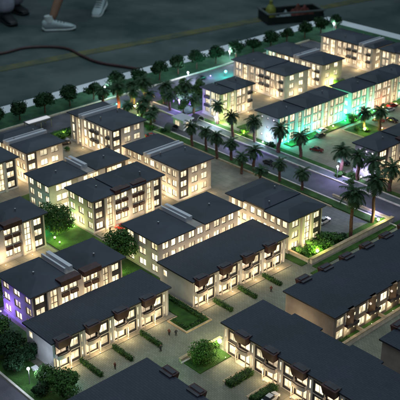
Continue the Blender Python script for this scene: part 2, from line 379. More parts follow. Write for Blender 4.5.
def apartment(label, x0, x1, y0, y1, gap=None, fy='back', fx='back', mt='stone', mty=None, wy='D', wx='D', z=9.7, axis='y', par='brown', group='three-storey apartment blocks of the model'):
    r = thing('apartment_building', label, 'building', (x0, y0, 0), 0, group)
    w, l = x1-x0, y1-y0; W = M()
    W.box(INS, w-INS, INS, l-INS, 0, z, mt)
    facade(r, W, 0, 0, 0, w, FS[fy], mt=mty or mt, wst=wy, top=z, parapet=par)
    facade(r, W, w, INS, R(90), l-2*INS, FS[fx], mt=mt, wst=wx, top=z, parapet=par)
    facade(r, W, w, l, R(180), w, FS['back'], mt=mt, top=z)
    facade(r, W, 0, l-INS, R(270), l-2*INS, FS['back'], mt=mt, top=z)
    W.box(-.15, w+.15, -.15, -.0, .0, .6, 'stone_grey'); W.box(w, w+.15, 0, l, .0, .6, 'stone_grey')
    W.build('wall', r)
    if gap is None:
        if l > w*1.4:     # long block: the eaves step in and out along the front
            c1, c2 = l*.36, l*.72
            for q, ct, dz in (((0, w, 0, c1), (0, 0, 0, .82), .02), ((0, w, c1, c2), (.7, -.7, .82, .82), .30), ((0, w, c2, l), (0, 0, .82, 0), .05)):
                Q = M(); hip_roof(Q, *q, z+dz, cut=ct); Q.build('roof', r)
        elif w > l*1.4:
            c1, c2 = w*.28, w*.62
            for q, ct, dz in (((0, c1, 0, l), (0, .82, 0, 0), .02), ((c1, c2, 0, l), (.82, .82, .5, .0), .30), ((c2, w, 0, l), (.82, 0, 0, 0), .05)):
                Q = M(); hip_roof(Q, *q, z+dz, cut=ct); Q.build('roof', r)
        else: Q = M(); hip_roof(Q, 0, w, 0, l, z); Q.build('roof', r)
    else:
        g0, g1 = gap
        if axis == 'y':
            parts = [(0, w, 0, g0-.3), (.9, w, g1+.3, l)]
            mid = (0, w, g0+.5, g1-.5)
        else:
            parts = [(0, g0-.3, 0, l), (g1+.3, w, .9, l)]
            mid = (g0+.5, g1-.5, 0, l)
        for q in parts:
            Q = M(); hip_roof(Q, *q, z); Q.build('roof', r)
        Q = M(); Q.box(mid[0], mid[1], mid[2], mid[3], z, z+.14, 'eave'); Q.build('flat_roof', r)
        g = g1-g0-1.0
        for s_ in (0, 1):
            Q = M()
            if axis == 'y':
                c = mid[2]+(.35 if s_ == 0 else g-1.3); Q.box(-.5, w*.72, c, c+(.45 if s_ == 0 else 1.0), z+.14, z+1.25, 'beam')
            else:
                c = mid[0]+(.35 if s_ == 0 else g-1.3); Q.box(c, c+(.45 if s_ == 0 else 1.0), -.5, l+.5, z+.14, z+1.25, 'beam')
            Q.build('roof_beam', r)
    for v in range(2):   # little roof vents
        Q = M(); cx, cy = w*random.uniform(.3, .7), l*(.2+.6*v)
        Q.tube([(cx, cy, z+.6), (cx, cy, z+1.7)], .22, 'metal', 8); Q.build('roof_vent', r)
    return r
# far right estate
apartment('long cream apartment block at the far top right, nearest the table corner', -241, -214, 293, 306, (19.4, 23.4), 'lx', 'end2', axis='x', wy='P')
apartment('cream apartment block cut by the right frame edge behind the farthest block', -211.5, -185, 295, 307, None, 'lx', 'back', wy='P')
apartment('cream block half hidden behind the one below it, lit bushes at its right end', -243, -214, 261.5, 274, (14, 18), 'lx', 'end2', axis='x')
apartment('cream apartment block in the middle of the far estate with one glowing stair strip', -242, -215, 242, 255, None, 'lx', 'end2', wy='P')
apartment('small cream block at the left corner of the far estate, above the palm road', -226.5, -217, 211, 227, None, 'tend', 'tshort', wx='P')
apartment('long block with teal lit corner and purple end wall beside the palm road', -197, -187.5, 208.6, 243, None, 'slit', 'tt', mty='stone_grey', wx='P')
apartment('long block with teal lit end wall reaching the right frame edge', -196, -187, 246, 282, None, 'end2', 'tt', wx='P', wy='D')
apartment('pale block at the right frame edge with slit windows on its lilac side', -157, -148.6, 210.3, 246, None, 'slit', 'kx', mty='stone_grey')
# middle estate
apartment('warm lit block with roof beams just above the middle, near the gatehouse', -203, -178.8, 157, 170, (8.4, 12.4), 'grid', 'end3', axis='x')
apartment('grey walled block in the centre with three rows of small square windows', -163, -150, 125, 152.5, (11.4, 15.4), 'mend', 'grid', mt='stone_grey', axis='y', wx='D')
apartment('block right of centre with one wide lit bay by the walled garden', -158, -136, 157, 170, None, 'grid', 'm3x')
# left estate
apartment('block at upper left with brown balcony boxes, below the border trees', -238, -216, 161.5, 175, (4.6, 8.6), 'lx', 'end3', mt='stone', axis='x')
apartment('bright yellow lit block at the left with pale roof beams', -236, -219, 131.5, 145, (5, 9), 'grid', 'end3', axis='x')
apartment('low left block cut by the left frame edge below the yellow lit block', -240, -218.5, 100, 128, None, 'back', 'kx')
apartment('dark roofed block on the left between the yellow lit block and the row below', -206, -195.4, 124, 151.3, (12.2, 16.2), 'mend', 'm3x')
apartment('tall glowing block behind the red car, its white bays facing the lawn', -190.6, -179.5, 127, 151.3, None, 'mend', 'kx')
apartment('block at the left frame edge with brown parapet beside the broad lawn tree', -195, -182.5, 86, 113.6, (11, 14), 'mend', 'kx')
apartment('left block with purple lit end wall behind the front terrace', -163, -150.5, 88.6, 114, (10.6, 14.6), 'mend', 'kx')
# ------------------------------------------------------------------ terraces
def arc(w, dep, n=8): return [(w*i/n, -dep*(1+.3*math.sin(math.pi*i/n))/1.3 if 0 < i < n else -dep*.72) for i in range(n+1)]
def unit(r, W, T, ang, a, uw, H, flip=False):
    fw, dw = uw*.43, uw*.40; sw = uw-fw-dw
    if flip: segs = [('n', a, a+sw), ('d', a+sw, a+sw+dw), ('p', a+sw+dw, a+uw)]
    else: segs = [('p', a, a+fw), ('d', a+fw, a+fw+dw), ('n', a+fw+dw, a+uw)]
    for t, p, q in segs:
        for i in range(2):
            zf = .25+i*3.2; za = 0 if i == 0 else zf; zb = 3.45 if i == 0 else H; w = q-p
            if t == 'p':
                wa, wb = p+.3, q-.3
                opening(W, T, p, q, za, zb, wa, wb, zf+.2, zf+2.45, 'dark_wall', -.15)
                put_win(r, T, ang, wa, -.4, zf+.2, (wb-wa), 2.25, 'PW')
            elif t == 'd':
                wa, wb = p+.5, q-.5
                opening(W, T, p, q, za, zb, wa, wb, zf+.6, zf+2.55, 'dark_wall', .1)
                put_win(r, T, ang, wa, -.15, zf+.6, wb-wa, 1.95, 'DW')
            else:
                wa, wb = p+w*.22, p+w*.62
                opening(W, T, p, q, za, zb, wa, wb, zf+.4, zf+2.6, 'stone_grey')
                put_win(r, T, ang, wa, -.2, zf+.4, wb-wa, 2.2, 'DW')
        if t == 'n': W.box(q-w*.22, q-w*.02, -.35, 0, 0, H-.02, 'white', T)
        if t == 'd':
            for zz in (.1, 3.35, H-.25): W.box(p+.05, q-.05, -.22, -.1, zz, zz+.16, 'pilaster', T)
            W.box(p, p+.12, -.24, -.1, 0, H-.05, 'pilaster', T); W.box(q-.12, q, -.24, -.1, 0, H-.05, 'pilaster', T)
        if t == 'p':
            ww = w
            # brown fascia box standing above the eave
            m = M(); jx = random.uniform(-.04, .04); ta, tb = .18, ww-.18; hb, ht = H-1.15, H+.95+random.uniform(-.06, .06)
            vs = [(ta+.1, -1.35, hb), (tb-.1, -1.35, hb), (tb-.1, -.02, hb), (ta+.1, -.02, hb), (-.12+jx, -1.7, ht), (ww+.12+jx, -1.7, ht), (ww+.12+jx, -.02, ht), (-.12+jx, -.02, ht)]
            m.add(vs, [(3, 2, 1, 0), (4, 5, 6, 7), (0, 1, 5, 4), (1, 2, 6, 5), (2, 3, 7, 6), (3, 0, 4, 7)], 'brown')
            m.box(.3, ww-.3, -1.2, -.2, ht, ht+.16, 'dark_wall'); m.box(.1, ww-.1, -.02, .7, H+.52, ht-.08, 'dark_wall')
            m.build('bay_parapet', r, T @ Vector((p, 0, 0)), ang)
            pts = arc(ww, 1.45); m = M(); m.prism([(0, 0)]+pts+[(ww, 0)], 3.15, 3.4, 'pilaster')
            ins = [(x*(ww-.3)/ww+.15, y+.18) for x, y in pts]
            m.build('balcony', r, T @ Vector((p, 0, 0)), ang)
            m = M()
            for i in range(len(pts)-1):
                (xa, ya), (xb, yb) = pts[i], pts[i+1]; (xc, yc), (xd, yd) = ins[i], ins[i+1]
                m.prism([(xa, ya), (xb, yb), (xd, yd), (xc, yc)], 3.4, 4.15, 'rail')
            m.box(0, .15, pts[0][1]+.18, 0, 3.4, 4.15, 'rail'); m.box(ww-.15, ww, pts[-1][1]+.18, 0, 3.4, 4.15, 'rail')
            m.tube([(x, y+.05, 4.2) for x, y in pts], .09, 'brown', 6)
            m.build('balcony_rail', r, T @ Vector((p, 0, 0)), ang)
            m = M(); m.box(.1, ww-.1, -1.3, 0, 0, .28, 'pilaster'); m.box(.1, .3, -1.25, -1.05, .28, 3.15, 'pilaster'); m.box(ww-.3, ww-.1, -1.25, -1.05, .28, 3.15, 'pilaster')
            m.build('porch', r, T @ Vector((p, 0, 0)), ang)
def rear_unit(r, W, T, ang, a, uw, H):
    for i in range(2):
        zf = .25+i*3.2; za = 0 if i == 0 else zf; zb = 3.45 if i == 0 else H
        c = [(a, a+.42*uw, a+.06*uw, a+.38*uw, .5, 2.6, 'tan_wall'), (a+.42*uw, a+.72*uw, a+.46*uw, a+.68*uw, .5, 2.5, 'stone'), (a+.72*uw, a+uw, a+.84*uw, a+.92*uw, 1.0, 1.9, 'tan_wall')]
        for p, q, wa, wb, h0, h1, mt in c:
            opening(W, T, p, q, za, zb, wa, wb, zf+h0, zf+h1, mt, 0)
            put_win(r, T, ang, wa, -.2, zf+h0, wb-wa, h1-h0, 'DW')
    m = M(); cx = a+.62*uw
    pts = [(cx-1.1+2.2*j/10, -1.15*math.sin(math.pi*j/10)) for j in range(11)]
    m.prism(pts, 3.3, H+.5, 'tan', T, True); m.build('turret', r)
    m = M(); m.ball((T @ Vector((cx-1.3, -.75, 5.9))), .3, 'lamp_lantern', 10); m.build('lantern', r)
    m = M(); m.box(a+.42*uw, a+.9*uw, -1.0, 0, 3.05, 3.3, 'brown', T); m.box(a+.4*uw, a+.92*uw, -1.15, -1.0, 2.95, 3.75, 'dark_wall', T); m.build('balcony', r)
def terrace(label, x0, x1, y0, y1, face, n, H=7.0, jog=None, rear=None, endwin=True, flip=False, e='stone_grey'):
    r = thing('row_house', label, 'terraced houses', (x0, y0, 0), 0, 'two-storey terraces of the model')
    w, l = x1-x0, y1-y0; W = M()
    W.box(INS, w-INS, INS, l-INS, 0, H, e)
    F = {'-Y': (0, 0, 0, w), '+X': (w, 0, R(90), l), '+Y': (w, l, R(180), w), '-X': (0, l, R(270), l)}
    for k, (fx, fy, ang, ln) in F.items():
        if k in ('+X', '-X') : off = INS; ln = ln-2*INS
        else: off = 0
        T = Tm(fx, fy, ang) @ Matrix.Translation((off, 0, 0))
        if k == face:
            for i in range(n): unit(r, W, T, ang, i*ln/n, ln/n, H, flip)
        elif k == rear:
            for i in range(n): rear_unit(r, W, T, ang, i*ln/n, ln/n, H)
        else:
            if k == '-Y' and endwin:
                opening(W, T, 0, ln, 3.4, H, ln*.1, ln*.1+1.4, 4.3, 6.0, e); W.box(0, ln, 0, INS, 0, 3.4, e, T)
                put_win(r, T, ang, ln*.1, -.2, 4.3, 1.4, 1.7, 'DW')
            else: W.box(0, ln, 0, INS, 0, H, e, T)
    W.build('wall', r)
    # roof: slate slab, stepped per house where the terrace steps
    Q = M(); o = .55
    if jog:
        for i in range(n):
            dy = jog*(i % 2); a = w*i/n-(o if i == 0 else 0); b = w*(i+1)/n+(o if i == n-1 else 0)
            Q.box(a, b, -o, l+o+dy, H+.14+.012*i, H+.5+.012*i, 'slate')
        Q.box(-o+.15, w+o-.15, -o+.15, l+o-.15, H, H+.14, 'eave')
    else:
        Q.box(-o+.15, w+o-.15, -o+.15, l+o-.15, H, H+.14, 'eave'); Q.box(-o, w+o, -o, l+o, H+.14, H+.5, 'slate')
    Q.build('roof', r)
    return r
terrace('terrace of four houses at lower left with brown bays facing the paved court', -146, -136, 84, 116, '+X', 4)
terrace('terrace in the centre right of the hedge bed, brown bays over curved balconies', -146, -134.2, 122, 154, '+X', 4)
terrace('long terrace at the right whose slate roof runs to the frame edge, grassy rear yards', -116.5, -102.3, 134.6, 182.6, '-X', 6, rear='+X', endwin=False, e='tan_wall')
terrace('terrace at the bottom right with stepped slate roof and brown bays facing the lower hedges', -117, -69, 115.4, 127.6, '-Y', 6, jog=1.0, flip=True)
terrace('terrace roof corner at the far right edge below the long terrace', -90, -77, 135.4, 167, '-X', 4, endwin=False, e='tan_wall')
terrace('dark roofed terrace at the bottom edge left of centre, red shrubs along its side', -118, -94, 70, 94.6, '+Y', 3, endwin=False)
# ------------------------------------------------------------------ walls and small buildings
def bwall(label, x0, x1, y0, y1, h=1.5, name='boundary_wall'):
    r = thing(name, label, 'wall', ((x0+x1)/2, (y0+y1)/2, 0)); a, b = (x1-x0)/2, (y1-y0)/2
    m = M(); m.box(-a, a, -b, b, 0, h, 'kerb'); m.build('wall_body', r)
    m = M(); m.box(-a-.12, a+.12, -b-.12, b+.12, h, h+.18, 'kerb_tan'); m.build('coping', r)
bwall('pale low wall running between the garden bushes and the long terrace at right', -129.2, -128.4, 157.8, 192.2)
bwall('short pale wall closing the bushes garden beside the central terrace', -141, -129.4, 157.3, 157.8, 1.2)
bwall('low wall along the road side of the palm garden at right', -150, -129.4, 191.9, 192.4, .9)
bwall('tan wall along the rear yards of the long terrace at right', -99.9, -99.4, 135, 181, 1.5)
for i in range(1, 6): bwall('low wall dividing the rear grass yards of the long terrace, %s from its left end' % ['first', 'second', 'third', 'fourth', 'fifth'][i-1], -102.2, -100.1, 134.8+8*i, 135.15+8*i, 1.0, 'yard_wall')
m = M(); 
for i in range(6): m.box(-101.9, -100.1, 135.4+8*i, 142.6+8*i, .1, .5, 'lawn')
o = struct('yard_lawn', m)
for i, x in enumerate((-108.3, -101.4, -94.)): bwall('white low wall beside a hedge before the bottom right terrace, %s from its left' % ['first', 'second', 'third'][i], x-.25, x+.2, 107, 113.6, 1.0, 'garden_wall')
bwall('white kerb wall along the left side of the round bush lawn', -120.6, -120.0, 105.6, 110.5, .9, 'garden_wall')
bwall('pale kerb wall above the round bush and its garden lamp', -120.6, -120.0, 111, 117.6, .8, 'garden_wall')
for i, x in enumerate((-148, -137.6, -127)):
    r = thing('bench', 'white slab bench among dark shrubs at lower left, %s' % ['farthest from the bottom edge', 'at the terrace corner', 'cut by the bottom edge'][i], 'bench', (x, 81, 0), 0, 'white slab benches')
    m = M(); m.box(-1.7, 1.7, -.6, .6, .9, 1.2, 'white'); m.build('seat', r)
    for s_ in (-1, 1): m = M(); m.box(s_*1.2-.2, s_*1.2+.2, -.5, .5, .1, .9, 'white'); m.build('leg', r)
# gatehouse
r = thing('gatehouse', 'small white gatehouse with glowing window at the head of the palm road', 'gatehouse', (-220.5, 196, 0))
m = M(); m.box(-2.6, 2.6, -2, 2, 0, 3.8, 'white'); m.build('wall', r)
m = M(); m.box(-3.1, 3.1, -2.5, 2.5, 3.8, 4.2, 'beam'); m.build('roof', r)
T = Tm(-2.6, -2, 0); put_win(r, T, 0, 1.2, .18, 1.6, 2.2, 1.8, 'SW'); T = Tm(2.6, -2, R(90)); put_win(r, T, R(90), 1, .18, 1.2, 1.6, 2, 'SW')
for i, (y, lb) in enumerate(((191.2, 'near'), (203.4, 'far'))):
    r = thing('gate_arch', 'dark arched canopy on the %s side of the white gatehouse' % lb, 'canopy', (-221, y, 0), 0, 'arched entrance canopies')
    m = M(); n = 10; A = [(2.6*math.cos(math.pi*j/n), 2.2*math.sin(math.pi*j/n)) for j in range(n+1)]
    vs = []; 
    for (a, z) in A: vs += [(-1.6, a*.75, z+.8), (1.6, a*.75, z+.8), (-1.6, a*.66, z*.9+.8), (1.6, a*.66, z*.9+.8)]
    fs = []
    for j in range(n): q = 4*j; fs += [(q, q+4, q+5, q+1), (q+2, q+3, q+7, q+6), (q, q+2, q+6, q+4), (q+1, q+5, q+7, q+3)]
    m.add(vs, fs, 'dark_wall'); m.build('canopy_shell', r)
    for sx in (-1.4, 1.4):
        for sy in (-1.75, 1.75): m = M(); m.tube([(sx, sy, 0), (sx, sy, 1.1)], .18, 'metal', 8); m.build('post', r)
# carport with luminous roof by the perimeter road
r = thing('carport', 'dark carport with glowing white roof edge behind the yellow lit block', 'carport', (-254.2, 159, 0))
m = M(); m.box(-2.2, 2.2, -4.6, 4.6, 3, 3.3, 'dark_wall'); m.build('roof', r)
m = M(); m.box(-1.0, 1.2, -4.4, 4.4, 3.3, 3.5, 'canopy_glow'); m.build('light_panel', r)
for sx in (-1.9, 1.9):
    for sy in (-4.2, 0, 4.2): m = M(); m.tube([(sx, sy, 0), (sx, sy, 3)], .15, 'metal', 8); m.build('post', r)
# ------------------------------------------------------------------ plants
def leafcloud(m, c, rx, ry, rz, n, size, mt, clumps=9, zmin=-1e9, shell=.55):
    cl = []
    for i in range(clumps):
        t = random.uniform(0, 2*math.pi); u = random.uniform(-.75, 1); s = math.sqrt(max(0, 1-u*u))
        k = random.uniform(.35, .68); cl.append((c[0]+rx*k*s*math.cos(t), c[1]+ry*k*s*math.sin(t), c[2]+rz*k*u, random.uniform(.34, .55)))
    cl.append((*c, .6))
    for i in range(n):
        q = random.choice(cl)
        d = Vector((random.gauss(0, 1), random.gauss(0, 1), random.gauss(0, 1))).normalized()*random.uniform(shell, 1.05)
        p = Vector((q[0]+d.x*rx*q[3], q[1]+d.y*ry*q[3], q[2]+d.z*rz*q[3]))
        if p.z < zmin: p.z = zmin+random.random()*.2
        nd = (d+Vector((random.uniform(-.7, .7), random.uniform(-.7, .7), random.uniform(-.3, .9)))).normalized()
        u = nd.orthogonal().normalized(); w = nd.cross(u); a = random.uniform(0, 6.3)
        u, w = u*math.cos(a)+w*math.sin(a), w*math.cos(a)-u*math.sin(a); s = size*random.uniform(.6, 1.3)
        m.add([p-u*s*.5, p+w*s*.32, p+u*s*.5, p-w*s*.32], [(0, 1, 2, 3)], mt)
def make_tree(name, label, cat, h, rx, rz, n, size, mt, trunk=.2, group=None, clumps=9, branches=5):
    r = thing(name, label, cat, (0, 0, 0), 0, group)
    m = M(); m.tube([(0, 0, 0), (.04, .03, h*.45), (0, .05, h*.95)], [trunk, trunk*.75, trunk*.4], 'bark', 8)
    for i in range(branches):
        a = 6.28*i/branches+random.random(); e = (rx*.6*math.cos(a), rx*.6*math.sin(a), h+rz*random.uniform(-.2, .5))
        m.tube([(0, 0, h*.5), (e[0]*.5, e[1]*.5, h*.5+(e[2]-h*.5)*.55), e], [trunk*.5, trunk*.35, trunk*.12], 'bark', 6)
    m.build('trunk', r)
    m = M(); leafcloud(m, (0, 0, h), rx, rx, rz, n, size, mt, clumps); m.build('crown', r)
    return r
ordn = ['first', 'second', 'third', 'fourth', 'fifth', 'sixth', 'seventh', 'eighth', 'ninth', 'tenth', 'eleventh', 'twelfth', 'thirteenth', 'fourteenth', 'fifteenth', 'sixteenth', 'seventeenth', 'eighteenth', 'nineteenth']
BT = [149, 158.5, 168.9, 179.6, 190.3, 201.3, 212.4, 223.2, 233.4, 243.3, 254, 265.6, 276.4, 287.2, 298.2, 309.6, 321, 332]
gname = 'round dark trees in a row on the table border lawn'
protos = [make_tree('border_tree', '', 'tree', 3.8, 3.0, 2.4, 2100, .6, 'leaf_dark', .28, gname, clumps=random.choice((13, 17, 22))) for _ in range(5)]
used = [False]*5
for i, y in enumerate(reversed(BT)):
    lb = 'round dark tree on the border lawn, %s in the row from the table corner' % ordn[i]; j = i % 5; xx = -264.6+random.uniform(-.5, .5)
    sc = random.uniform(1.14, 1.34)
    if not used[j]: o = protos[j]; o.location = (xx*K, y*K, (ZO+.3)*K); o['label'] = lb; used[j] = True; o.scale = (sc,)*3
    else: copy_tree(protos[j], (xx, y, .3), random.uniform(0, 6), (sc, sc*random.uniform(.9, 1.1), sc*random.uniform(.88, 1.12)), lb)
# broad garden trees
def place_tree(x, y, *a, **k):
    o = make_tree(*a, **k); o.location = (x*K, y*K, (ZO+.2)*K); return o
place_tree(-186.5, 119.5, 'garden_tree', 'broad green tree on the lawn between two left blocks, garden light at its foot', 'tree', 5.2, 5.8, 4.6, 4600, .6, 'leaf', .4, clumps=18, branches=8)
place_tree(-161, 121.5, 'garden_tree', 'leafy tree at the end of the grey central block, above the front terrace', 'tree', 5.8, 4.8, 4.6, 3600, .6, 'leaf', .35, clumps=14, branches=7)
place_tree(-164.5, 86, 'garden_tree', 'dark tree washed in purple light at the left frame edge', 'tree', 5, 4.2, 4.0, 2200, .6, 'leaf', .35, clumps=12, branches=7)
place_tree(-127.6, 80.0, 'garden_tree', 'dark leafy tree at the bottom edge right of the white street lamp', 'tree', 3.4, 4.6, 3.3, 3400, .6, 'leaf', .35, clumps=14)
place_tree(-146.0, 79.5, 'garden_tree', 'very dark tree at the lower left frame edge above the street lamp', 'tree', 3.8, 4.4, 3.2, 2200, .6, 'leaf_dark', .35, clumps=13)
place_tree(-142.5, 82.0, 'garden_tree', 'dark low tree at the blank end wall of the lower left terrace', 'tree', 2.2, 2.8, 2.2, 1100, .55, 'leaf_dark', .3)
place_tree(-117.0, 109.6, 'round_bush', 'big round green bush on the small lawn beside the bright garden lamp', 'bush', 2.3, 3.6, 2.6, 3400, .42, 'leaf_bright', .25, clumps=22)
place_tree(-153.5, 80.5, 'garden_tree', 'leafy tree between the purple washed tree and the white slab bench', 'tree', 3.8, 4.0, 3.4, 2400, .6, 'leaf', .3, clumps=14)
place_tree(-141.5, 77.6, 'garden_tree', 'dark bushy tree left of the lower left street lamp by the kerb', 'tree', 2.4, 2.9, 2.3, 1700, .5, 'leaf_dark', .25)
place_tree(-155, 77.6, 'garden_tree', 'blue-violet lit tree at the left edge above the road kerb', 'tree', 3.4, 3.4, 3.0, 1800, .5, 'leaf', .25)
place_tree(-131.2, 77.4, 'garden_tree', 'small dark tree right of the lower left street lamp by the kerb', 'tree', 1.8, 2.0, 1.7, 900, .45, 'leaf_dark', .2)
place_tree(-134.5, 80.5, 'garden_tree', 'low green tree between street lamp and lower left terrace corner', 'tree', 2.2, 2.4, 2.0, 1100, .5, 'leaf', .25)
place_tree(-234, 179.6, 'garden_tree', 'green tree right of the upper left block near the red canopy', 'tree', 4.4, 3, 2.8, 1100, .55, 'leaf', .3)
for i, (x, y, s) in enumerate([(-241, 206.5, 1), (-237.5, 209.5, 1.15), (-234, 212, 1), (-231, 205.8, .8), (-240, 213.5, 1.1), (-236, 217, 1), (-243.5, 217.5, 1.1), (-240.5, 222, 1), (-231, 216.5, .9), (-246, 211, .9)]):
    lb = 'leafy tree in the dark grove above the gatehouse, ' + ['nearest the road', 'second from the road', 'middle one with purple light', 'smallest beside the purple lamps', 'farthest back', 'next to the small cream block', 'outer one at the perimeter road', 'rightmost one at the perimeter road', 'tucked behind the small cream block', 'leftmost at the road junction'][i]
    if i == 0: gp = place_tree(x, y, 'grove_tree', lb, 'tree', 3.9, 3.1, 2.7, 1300, .55, 'leaf', .3, group='grove of trees above the gatehouse')
    else: copy_tree(gp, (x, y, .2), i*1.3, s, lb)
# shrubs
def shrub_proto(mt, n=420, rz=.9): 
    m = M(); leafcloud(m, (0, 0, .55), 1.15, 1.15, rz, n, .34, mt, 7, .05); return m.mesh('shrub')
SC = lambda i: 1.35 if i < 11 else 1.15
SH = {k: shrub_proto(k) for k in ('leaf', 'leaf_bright', 'leaf_dark', 'leaf_red')}
shr = [(-133.2, 160.5, 1.7, 'leaf_bright', 'bright green bush at the near end of the walled garden'), (-131.6, 163, 1.5, 'leaf_bright', 'glowing bush directly at the garden light in the walled garden'),
 (-133.6, 164.6, 1.9, 'leaf_bright', 'largest rounded bush in the middle of the walled garden'), (-131.8, 167, 1.7, 'leaf', 'bush behind the garden light in the walled garden'), (-134, 169, 1.8, 'leaf', 'green bush beside the lit corner of the right central block'),
 (-131.6, 171.4, 1.6, 'leaf', 'bush left of the tall palm trunk in the walled garden'), (-131.5, 174, 1.5, 'leaf_dark', 'dark shrub at the foot of the tall palm'), (-136.6, 159.4, 1.3, 'leaf_dark', 'dark bush in the corner of the walled garden next to the terrace'),
 (-150.6, 156, 1.4, 'leaf_bright', 'small bright bush in the gap between the two central blocks'),
 (-226.4, 179.6, 1.7, 'leaf_bright', 'vivid green lit bush at the right end of the upper left block'), (-240.5, 159.6, 2.0, 'leaf_bright', 'yellow lit bush left of the upper left block'), (-238.9, 156.4, 1.2, 'leaf_dark', 'dark round shrub on the tan court below the pale pool'),
 (-241.3, 163.4, 1.9, 'leaf', 'green bush behind the yellow lit bush by the upper left block'), (-234, 152, 1.2, 'leaf_dark', 'low dark shrub in the tan court near the left blocks'),
 (-231.5, 155, 1.0, 'leaf', 'low shrub in the middle of the tan court'), (-202.2, 208.0, 1.6, 'leaf_bright', 'bright green bush beside the palm at the purple end wall'), (-200.5, 206.4, 1.1, 'leaf_bright', 'small yellow lit bush by the palm road'),
 (-186, 245.4, 1.7, 'leaf', 'green lit bush in the teal gap between the two long blocks'), (-184, 243.6, 1.7, 'leaf', 'darker bush in front of the teal corner'), (-213.4, 270, 1.7, 'leaf_bright', 'bright bush at the right end of the low lit block'),
 (-211.4, 272, 1.6, 'leaf', 'dark bush at the far right court between cream blocks'), (-175, 240, 1.5, 'leaf_bright', 'lit shrub on the parking island between red trunked palms'), (-177.5, 237.6, 1.3, 'leaf', 'low shrub on the near side of the parking island'),
 (-249, 292, 1.8, 'leaf_bright', 'green lit bush behind the farthest cream block'), (-122.4, 97.5, 1.3, 'leaf_bright', 'bright shrub at the top corner of the bottom dark roof'), (-119.6, 96.6, 1.2, 'leaf_red', 'red leaved shrub beside the bottom dark roof, upper one'),
 (-116, 96.6, 1.2, 'leaf', 'green shrub along the bottom dark roof'), (-110.8, 96.6, 1.3, 'leaf_red', 'red leaved shrub beside the bottom dark roof, lower one'), (-108.2, 97.2, 1.2, 'leaf', 'green shrub at the bottom edge by the dark roof'),
 (-119.2, 115.0, 1.0, 'leaf_bright', 'small vivid green shrub against the first brown bay at bottom right'), (-158, 204.5, 1.3, 'leaf', 'shrub between the two palms by the purple lamp'), (-154.6, 206.6, 1.3, 'leaf', 'shrub under the palm at the lilac slit window wall'),
 (-188.4, 206, 1.6, 'leaf_dark', 'tall dark shrub right of the teal corner palms'), (-152, 203, 1.1, 'leaf', 'small shrub at the road kerb near the right palms'),
 (-130.6, 189.2, 1.3, 'leaf_bright', 'yellow lit shrub in the wall corner at the right edge'), (-150, 84.2, 1.6, 'leaf_dark', 'dark shrub between purple tree and white bench'), (-133, 79.2, 1.5, 'leaf_dark', 'dark shrub beside the lower left street lamp'), (-151, 79, 1.8, 'leaf_dark', 'dark shrub against the left frame edge above the road'),
 (-226.6, 186, 1.4, 'leaf', 'shrub beside the palms left of the gatehouse'), (-222, 188.6, 1.2, 'leaf_dark', 'dark shrub at the near foot of the gatehouse canopy'), (-228, 203, 1.4, 'leaf_dark', 'dark shrub between gatehouse and grove')]
for i, (x, y, s, mt, lb) in enumerate(shr):
    tag(inst('shrub', SH[mt], None, (x, y, .3), i*1.1, (s*SC(i), SC(i)*s*random.uniform(.85, 1.1), s*random.uniform(.75, 1.05))), lb, 'shrub', 'loose garden shrubs')
def hedge(x0, x1, y0, y1, h, lb, mt='leaf', n=None, grp='clipped hedges'):
    lx, ly = x1-x0, y1-y0; m = M(); m.box(-lx/2+.15, lx/2-.15, -ly/2+.15, ly/2-.15, 0, h-.12, 'leaf_dark')
    n = n or int((lx*ly+2*(lx+ly)*h)*26)
    for i in range(n):
        a = random.random()*(lx*ly+2*(lx+ly)*h)
        if a < lx*ly: p = Vector((random.uniform(-lx/2, lx/2), random.uniform(-ly/2, ly/2), h)); nd = Vector((0, 0, 1))
        elif random.random() < lx/(lx+ly): sg = random.choice((-1, 1)); p = Vector((random.uniform(-lx/2, lx/2), sg*ly/2, random.uniform(0, h))); nd = Vector((0, sg, 0))
        else: sg = random.choice((-1, 1)); p = Vector((sg*lx/2, random.uniform(-ly/2, ly/2), random.uniform(0, h))); nd = Vector((sg, 0, 0))
        p += Vector([random.gauss(0, .09) for _ in range(3)]); nd = (nd+Vector([random.uniform(-.8, .8) for _ in range(3)])).normalized()
        u = nd.orthogonal().normalized(); w = nd.cross(u); s = random.uniform(.18, .36)
        m.add([p-u*s*.5, p+w*s*.4, p+u*s*.5, p-w*s*.4], [(0, 1, 2, 3)], mt)
    tag(m.build('hedge', None, ((x0+x1)/2, (y0+y1)/2, .2)), lb, 'hedge', grp)
for i, y in enumerate((90, 98.2, 106.0)):
    hedge(-134 if i else -135, -127.4 if i < 2 else -127, y-.45, y+.45, 1.0, 'narrow hedge strip in front of the lower left terrace, %s from the left' % ordn[i])
for i, y in enumerate((127.4, 135.6, 144.2)):
    hedge(-132.6, -126.6, y-.45, y+.45, 1.0, 'narrow hedge strip in front of the central terrace, %s from its left end' % ordn[i])
for i, x in enumerate((-107.2, -100.2, -92.8)):
    hedge(x-.9, x+.9, 107.2, 113.8, 1.2, 'dark hedge beside a white low wall below the bottom right terrace, %s from the left' % ordn[i])
hedge(-143, -128, 119.6, 120.8, .9, 'long clipped hedge along the upper side of the grass bed between the front terraces')
hedge(-132.8, -128.2, 114.4, 115.4, .7, 'short clipped hedge on the lower left end of the grass bed')
hedge(-129, -128, 116, 119.2, .7, 'short clipped hedge across the front end of the grass bed')
hedge(-245.8, -244, 100, 186, 1.2, 'dark continuous hedge between perimeter road and left blocks', 'leaf_dark', 2500)
hedge(-101.6, -100.4, 135.6, 138.6, .8, 'tiny hedge at the left corner of the rear yards')
